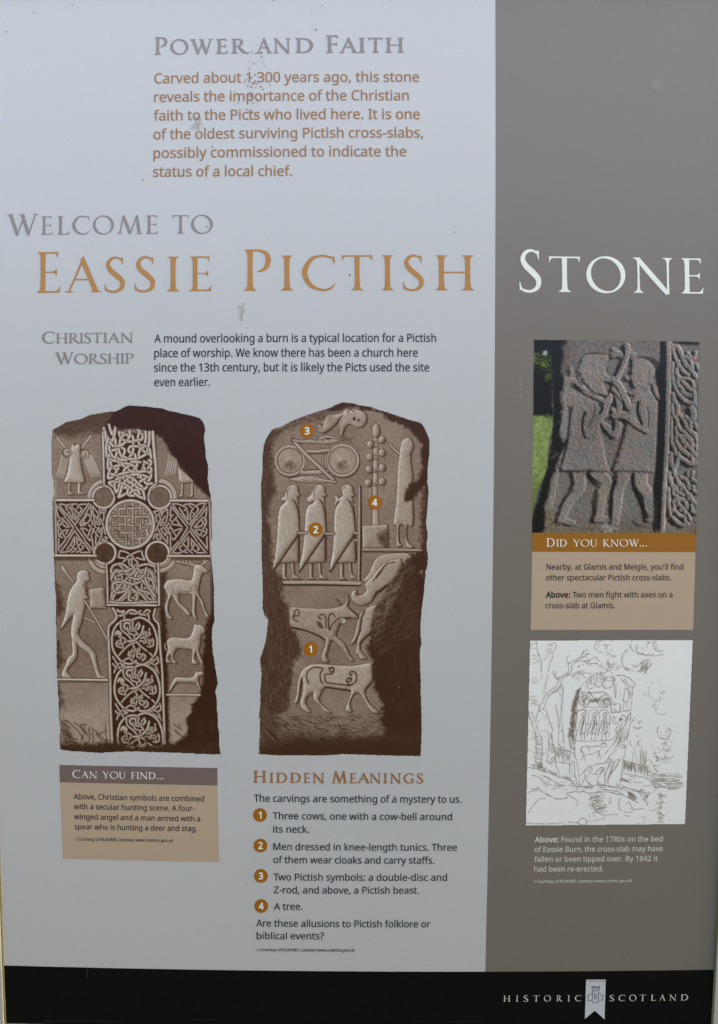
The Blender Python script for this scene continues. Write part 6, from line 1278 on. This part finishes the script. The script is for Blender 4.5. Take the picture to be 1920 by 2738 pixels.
# ---------------------------------------------------------------- body text
def para(name, lines, cap, mat, parent, label=None, weight=.018):
    return letters(name, [sans_line(t, l, r, cap, weight) for t, l, r in lines], MAT[mat], parent, label)
para('paragraph', [
    ('Carved about 1,300 years ago, this stone', (412.6, 223), (1121, 218.8)),
    ('reveals the importance of the Christian', (412, 273), (1093.6, 268.3)),
    ('faith to the Picts who lived here. It is one', (410.9, 322.6), (1122.8, 318.4)),
    ('of the oldest surviving Pictish cross-slabs,', (410.3, 372.7), (1131.7, 368)),
    ('possibly commissioned to indicate the', (410.3, 422.8), (1087, 418)),
    ('status of a local chief.', (409, 472.9), (781.2, 470.5))], 28.2, 'orange_text', ROOT, 'ochre introduction of six lines')
para('paragraph', [
    ('A mound overlooking a burn is a typical location for a Pictish', (412.6, 916.2), (1166.3, 914.2)),
    ('place of worship. We know there has been a church here', (412.6, 955), (1117.4, 953.6)),
    ('since the 13th century, but it is likely the Picts used the site', (412, 993.7), (1147.8, 993)),
    ('even earlier.', (412.6, 1032.5), (561.7, 1032))], 22.0, 'dark_text', ROOT, 'black paragraph of four lines above the slabs')
para('paragraph', [('The carvings are something of a mystery to us.', (679, 2143.6), (1234.5, 2146.4))], 19.2, 'dark_text', ROOT, 'single black line under Hidden Meanings')
for lines in (
    [('Three cows, one with a cow-bell around', (729.4, 2190.3), (1209, 2193.2)), ('its neck.', (730.6, 2226), (826.6, 2226.4))],
    [('Men dressed in knee-length tunics. Three', (731, 2272.7), (1222.2, 2274.8)), ('of them wear cloaks and carry staffs.', (731, 2307.6), (1162, 2309.6))],
    [('Two Pictish symbols: a double-disc and', (731.4, 2353.9), (1195.6, 2355.1)), ('Z-rod, and above, a Pictish beast.', (732.7, 2388.4), (1120.5, 2389.6))],
    [('A tree.', (732.7, 2432.6), (809, 2432.6))]):
    para('list_entry', lines, 18.7, 'dark_text', ROOT, 'black list entry beginning ' + lines[0][0].split(',')[0].split(':')[0].strip('.'))
para('paragraph', [('Are these allusions to Pictish folklore or', (685, 2477.3), (1150.9, 2479.8)), ('biblical events?', (686.3, 2511), (866.3, 2511.7))], 18.9, 'dark_text', ROOT, 'black closing question of two lines')
CR = '© Courtesy of RCAHMS. Licensor www.rcahms.gov.uk'
para('credit_line', [(CR, (686, 2543.3), (948.7, 2544.5))], 8.4, 'dark_text', ROOT, 'tiny black credit line', .022)

# ---------------------------------------------------------------- fact boxes
fb = quad_px('fact_box', [(160.4, 2091.8), (581.7, 2100.5), (586.4, 2305.1), (168.1, 2296.4)], MAT['tan'], .00005, ROOT, 'tan box under the cross slab')
quad_px('title_band', [(159, 2045.2), (581.6, 2053.5), (581.7, 2100.3), (160.4, 2091.6)], MAT['band_grey'], .00008, fb, 'grey title band')
letters('box_title', [roman_line(['Can', 'you', 'find...'], (193.6, 2080.2), (438, 2083.6), 21.5, 18.6, gap=.5, track=.09)], MAT['white_text'], fb, 'white capitals reading Can you find')
para('box_text', [
    ('Above, Christian symbols are combined', (196.6, 2136.7), (545.8, 2143.1)),
    ('with a secular hunting scene. A four-', (197.3, 2163.2), (520, 2168.6)),
    ('winged angel and a man armed with a', (198.3, 2190.4), (535.4, 2196.5)),
    ('spear who is hunting a deer and stag.', (199.6, 2217.2), (527, 2222.6))], 14.6, 'dark_text', fb)
para('credit_line', [(CR, (200.6, 2247.4), (463.3, 2251.5))], 8.4, 'dark_text', fb, None, .022)
fb2 = quad_px('fact_box', [(1422.9, 1475.4), (1859.7, 1476.4), (1853.5, 1683.8), (1419, 1684.4)], MAT['tan'], .00005, ROOT, 'tan box under the photograph of the fighters')
quad_px('title_band', [(1423.4, 1424.6), (1862.2, 1424.8), (1859.8, 1476.2), (1422.9, 1475.2)], MAT['band_ochre'], .00008, fb2, 'ochre title band')
letters('box_title', [roman_line(['Did', 'you', 'know...'], (1461, 1461.6), (1730, 1461.2), 22.5, 19.4, gap=.5, track=.09)], MAT['white_text'], fb2, 'white capitals reading Did you know')
para('box_text', [
    ('Nearby, at Glamis and Meigle, you’ll find', (1461.4, 1523.4), (1827, 1523)),
    ('other spectacular Pictish cross-slabs.', (1460, 1551.7), (1794.9, 1551.7)),
    ('*Above:* Two men fight with axes on a', (1459, 1597.8), (1798.2, 1597.5)),
    ('cross-slab at Glamis.', (1458.8, 1626.5), (1644.4, 1626.5))], 15.2, 'dark_text', fb2)
para('caption', [
    ('*Above:* Found in the 1780s on the bed', (1429.5, 2251.7), (1772.1, 2249.7)),
    ('of Eassie Burn, the cross-slab may have', (1429.2, 2278.3), (1772.1, 2275.7)),
    ('fallen or been tipped over. By 1842 it', (1428.8, 2304.3), (1758.7, 2302)),
    ('had been re-erected.', (1428.5, 2330.7), (1612.8, 2329.7))], 14.4, 'pale_text', ROOT, 'pale caption under the pen drawing')
para('credit_line', [(CR, (1426.9, 2360.6), (1690.2, 2358.3))], 7.8, 'pale_text', ROOT, 'tiny pale credit line', .022)

# ---------------------------------------------------------------- pictures
picture('slab_picture', paint_cross_slab, ROOT, .00005, W_1300, .017, 'brown engraving of the cross side of the slab')
picture('slab_picture', paint_figured_slab, ROOT, .00005, W_1300, .017, 'brown engraving of the figured side of the slab')
picture('photograph', paint_axe_fighters, ROOT, .00005, (165, 167, 171), .014, 'colour photograph of two carved men fighting', {1: 'left fighter', 2: 'right fighter'})
picture('pen_drawing', paint_pen_drawing, ROOT, .00005, (162, 165, 169), .012, 'pen drawing of the slab among trees')

# ---------------------------------------------------------------- numbered badges
def badge(n, cx, cy, r, h, lift):
    pts = [(cx + r * math.cos(a), cy + r * math.sin(a)) for a in np.linspace(0, 2 * math.pi, 40, endpoint=False)]
    Wd = world_at(np.array([(cx, cy)] + pts), lift)
    o = mesh_ob('number_badge', Wd, [(0, 1 + (k + 1) % 40, 1 + k) for k in range(40)], MAT['badge'], ROOT)
    v, f = sans(n, .05); w = v[:, 0].max() - v[:, 0].min(); s = h * .93
    Lp = (cx - w * s / 2, cy + h / 2)
    letters('numeral', [sans_line('*' + n + '*', Lp, (cx + w * s / 2, cy + h / 2), h)], MAT['white_text'], o, None, lift + .00005)
for n, x, y in (('3', 821, 1152), ('4', 1002.2, 1343.5), ('2', 844.2, 1416), ('1', 830.4, 1735.7)):
    badge(n, x, y, 19.3, 18.0, .00010)
for n, x, y in (('1', 695.4, 2179.2), ('2', 696.6, 2260.8), ('3', 697.8, 2342), ('4', 698.6, 2422.4)):
    badge(n, x, y, 18.4, 17.4, .00010)

# ---------------------------------------------------------------- footer lettering and emblem
def fx(p): return [(1300 + a / 2.597, 1300 + b / 2.597) for a, b in p]
letters('footer_lettering', [roman_line(['Historic'.lower()], (1346.2, 2678.2), (1554.9, 2677.2), 17, 17, spots=fx([(120,167),(207,221),(258,291),(323,370),(400,448),(488,528),(565,580),(615,662)]))], MAT['pale_text'], footer, 'pale spaced capitals reading Historic')
letters('footer_lettering', [roman_line(['Scotland'.lower()], (1629.6, 2676.8), (1839.9, 2674.8), 17, 17, spots=fx([(856,888),(918,963),(992,1042),(1063,1108),(1142,1177),(1200,1245),(1272,1318),(1350,1402)]))],
    MAT['pale_text'], footer, 'pale spaced capitals reading Scotland')
def poly_px(name, pts, mat, lift, parent, label=None):
    v, f = union([[(x / 100, -y / 100) for x, y in pts]])
    return letters(name, [(np.stack([v[:, 0] * 100, -v[:, 1] * 100], 1), f)], mat, parent, label, lift)
poly_px('banner', [(1567.2, 2619.3), (1619.6, 2619.3), (1616.5, 2725.6), (1590.7, 2702.5), (1564.1, 2724)], print_mat('banner white', (.64, .63, .60)), .00010, footer, 'white swallow tailed banner')
E_ = lambda p: [(1300 + x / 2.597, 2560 + y / 2.597) for x, y in p]
def strokes(paths, w):
    out = []
    for p in paths:
        for a, b in zip(p[:-1], p[1:]):
            d = np.array(b) - np.array(a); d = d / (np.hypot(*d) + 1e-9); a2 = np.array(a) - d * w / 2; b2 = np.array(b) + d * w / 2
            n = np.array([-d[1], d[0]]) * w / 2
            out.append([tuple(q / 100) for q in (a2 + n, b2 + n, b2 - n, a2 - n)])
    v, f = union(out); return v * 100, f
letters('castle_emblem', [strokes([E_(p) for p in ([(737,222),(735,198),(744,202),(748,208),(755,202),(762,208),(768,202),(775,207),(780,199),(790,199),(786,222)],[(734,212),(788,212)],[(740,222),(736,312),(778,312),(782,222)],[(748,236),(760,223),(772,236)],[(753,287),(753,262),(758,252),(764,262),(764,287),(753,287)],[(733,249),(703,271)],[(709,268),(708,299),(730,299)],[(788,249),(815,269)],[(809,268),(809,297),(785,297)])], 1.5),
    strokes([E_([(694,163),(830,164)])], 1.2)], MAT['logo_line'], footer, 'line emblem of a small tower', .00018)

# ---------------------------------------------------------------- weather marks on the sheet
rnd = np.random.RandomState(11)
dm = print_mat('dried dirt', (.235, .185, .14), .2, .8, .2)
gm2 = print_mat('faint dirt', (.45, .395, .31), .1, .7, .3)
tm = print_mat('tan smear', (.45, .39, .31), .1, .7, .3)
MAT['scuff'] = print_mat('dull scuff', (.0085, .0095, .009))
wm = print_mat('white scratch', (.38,.36,.33), .05)
def blob(x, y, r, el=1.0, ang=0):
    n = 9; a0 = rnd.rand() * 6
    P = []
    for k in range(n):
        a = a0 + 2 * math.pi * k / n; q = r * (.7 + .6 * rnd.rand())
        dx, dy = q * math.cos(a) * el, q * math.sin(a) / el ** .5
        P.append((x + dx * math.cos(ang) - dy * math.sin(ang), y + dx * math.sin(ang) + dy * math.cos(ang)))
    return P
def marks(name, polys, mat, lift, label=None, parent=ROOT):
    v, f = union([[(x / 100, -y / 100) for x, y in P] for P in polys])
    return letters(name, [(np.stack([v[:, 0] * 100, -v[:, 1] * 100], 1), f)], mat, parent, label, lift)
for x, y, r in ((193,13.5,1.8),(89,34,2.2),(100,35,1.4),(63,34,1.0),(862,16.5,1.8),(1048,3,1.6),(732,2,1.8),(988,31,1.2),(831,36,1.1),(17,85,2.2),(406,17,1.7),(611,19,1.5),(845,79,2.4),(838,73,1.3),(5,338,1.4),(381,481,2.4),(545,498,1.3),(309,509,1.6),(591,540,1.2),(665,569,1.6),(1215,621,1.9),(553,607,2.2),(1734,3,2.6),(1755,19,2),(1756,34,2.6),(1776,11,1.8),(1763,11,1.4),(1723,11,1.5),(1583,38,1.8),(1776,20,1.2),(1868,20,1.3),(1596,20,1.4),(1777,396,1.9),(1125,1126,1.6),(596,1128,1.2),(593,905,1.1),(568,392,2.0),(811,320,1.3),(1189,546,1.1),(306,82,1),(1440,2378,1.3),(568,2241,1.6),(661,2365,1.5),(871,2287,1.6),(4,1168,1.6),(49,1448,1.6),(15,1626,1.6),(413,2514,1.3),(1141,2581,1.6),(935,735,3),(428,828,1.5),(441,760,1.6),(438,754,1.4)):
    marks('dirt_speck', [blob(x, y, r)], dm if r > 1.7 else gm2, .00022)
sp = []; fa = []
for k in range(66):
    t = rnd.rand(); x = 688 - 26 * (t - .35) + rnd.randn() * (9 + 16 * t); y = 138 + 190 * t + rnd.randn() * 5
    (sp if rnd.rand() < .5 else fa).append(blob(x, y, .7 + 1.3 * rnd.rand() ** 2, 1 + rnd.rand(), rnd.rand() * 3))
for x, y, r in ((673.5,138,1.9),(664,139.5,1.6),(682,143,1.7),(701,140,1.6),(699,151,2),(678,170,2),(667,184,1.9),(673,210,1.8),(668,206,1.8),(682,200,2.2),(655,220,1.8),(672.5,233,2.2),(676,223,2),(698,232,2.1),(671,247,1.6),(688,224,2),(656,214,1.6),(722,228,1.5),(669,253,1.8),(677,275,1.9),(662,293,1.8),(635,250,1.6),(628,246,1.4),(670,206,2),(663,227,1.4)):
    sp.append(blob(x, y, r, 1.3, 1.2))
marks('dirt_spatter', sp, dm, .00022, 'dark dried spatter over the heading and first lines')
marks('dirt_spatter', fa, gm2, .00026, 'faint dried spatter')
marks('dirt_spatter', [blob(531, 315, 3.2), blob(527, 320, 2), blob(536, 319, 1.8), blob(524, 333, 2), blob(541, 340, 1.6), blob(519, 340, 1.3)], dm, .00022, 'dark spot on the word to')
marks('dirt_smear', [blob(526 + rnd.randn() * 7, 334 + rnd.randn() * 6, 2.4, 1.5, .3) for _ in range(16)], gm2, .00026, 'pale grey smear')
marks('dirt_smear', [blob(648 + (y - 815) * -.09 + rnd.randn() * 2.2, y, 1.6 + 2 * rnd.rand(), 1.3, 1.3) for y in np.linspace(812, 856, 16)], tm, .00026, 'tan smear under the title')
marks('scratch', [blob(1391, 1008 + d, 1.7, 1.4, 1.3) for d in (0, 8, 22, 34, 47, 51)], wm, .00022, 'chipped white marks beside the photograph')
marks('scratch', [blob(1882.5, 380, 2, 1.8, -.6)], wm, .00022)
marks('dimple', [[(1756 + 17 * math.cos(a), 226 + 19 * math.sin(a)) for a in np.linspace(0, 6.28, 24, endpoint=False)]], print_mat('bleached spot', (.232, .198, .152), .02), .00018, 'round bleached spot on the grey column')
marks('scratch', [[(232.2, 2590), (234.2, 2590), (234.5, 2616), (233, 2617)]], print_mat('grey scratch', (.035, .035, .035)), .00018, None, footer)
for P in ([(510, 2724), (575, 2725.5), (575, 2727), (510, 2726)], [(120, 2728), (330, 2730), (330, 2732), (120, 2731)], [(1100, 2731), (1290, 2731), (1290, 2732.5), (1100, 2732)]):
    marks('scuff', [P], MAT['scuff'], .00018, None, footer)
marks('dirt_speck', [blob(1068, 1837, 1.5)], wm, .00022)
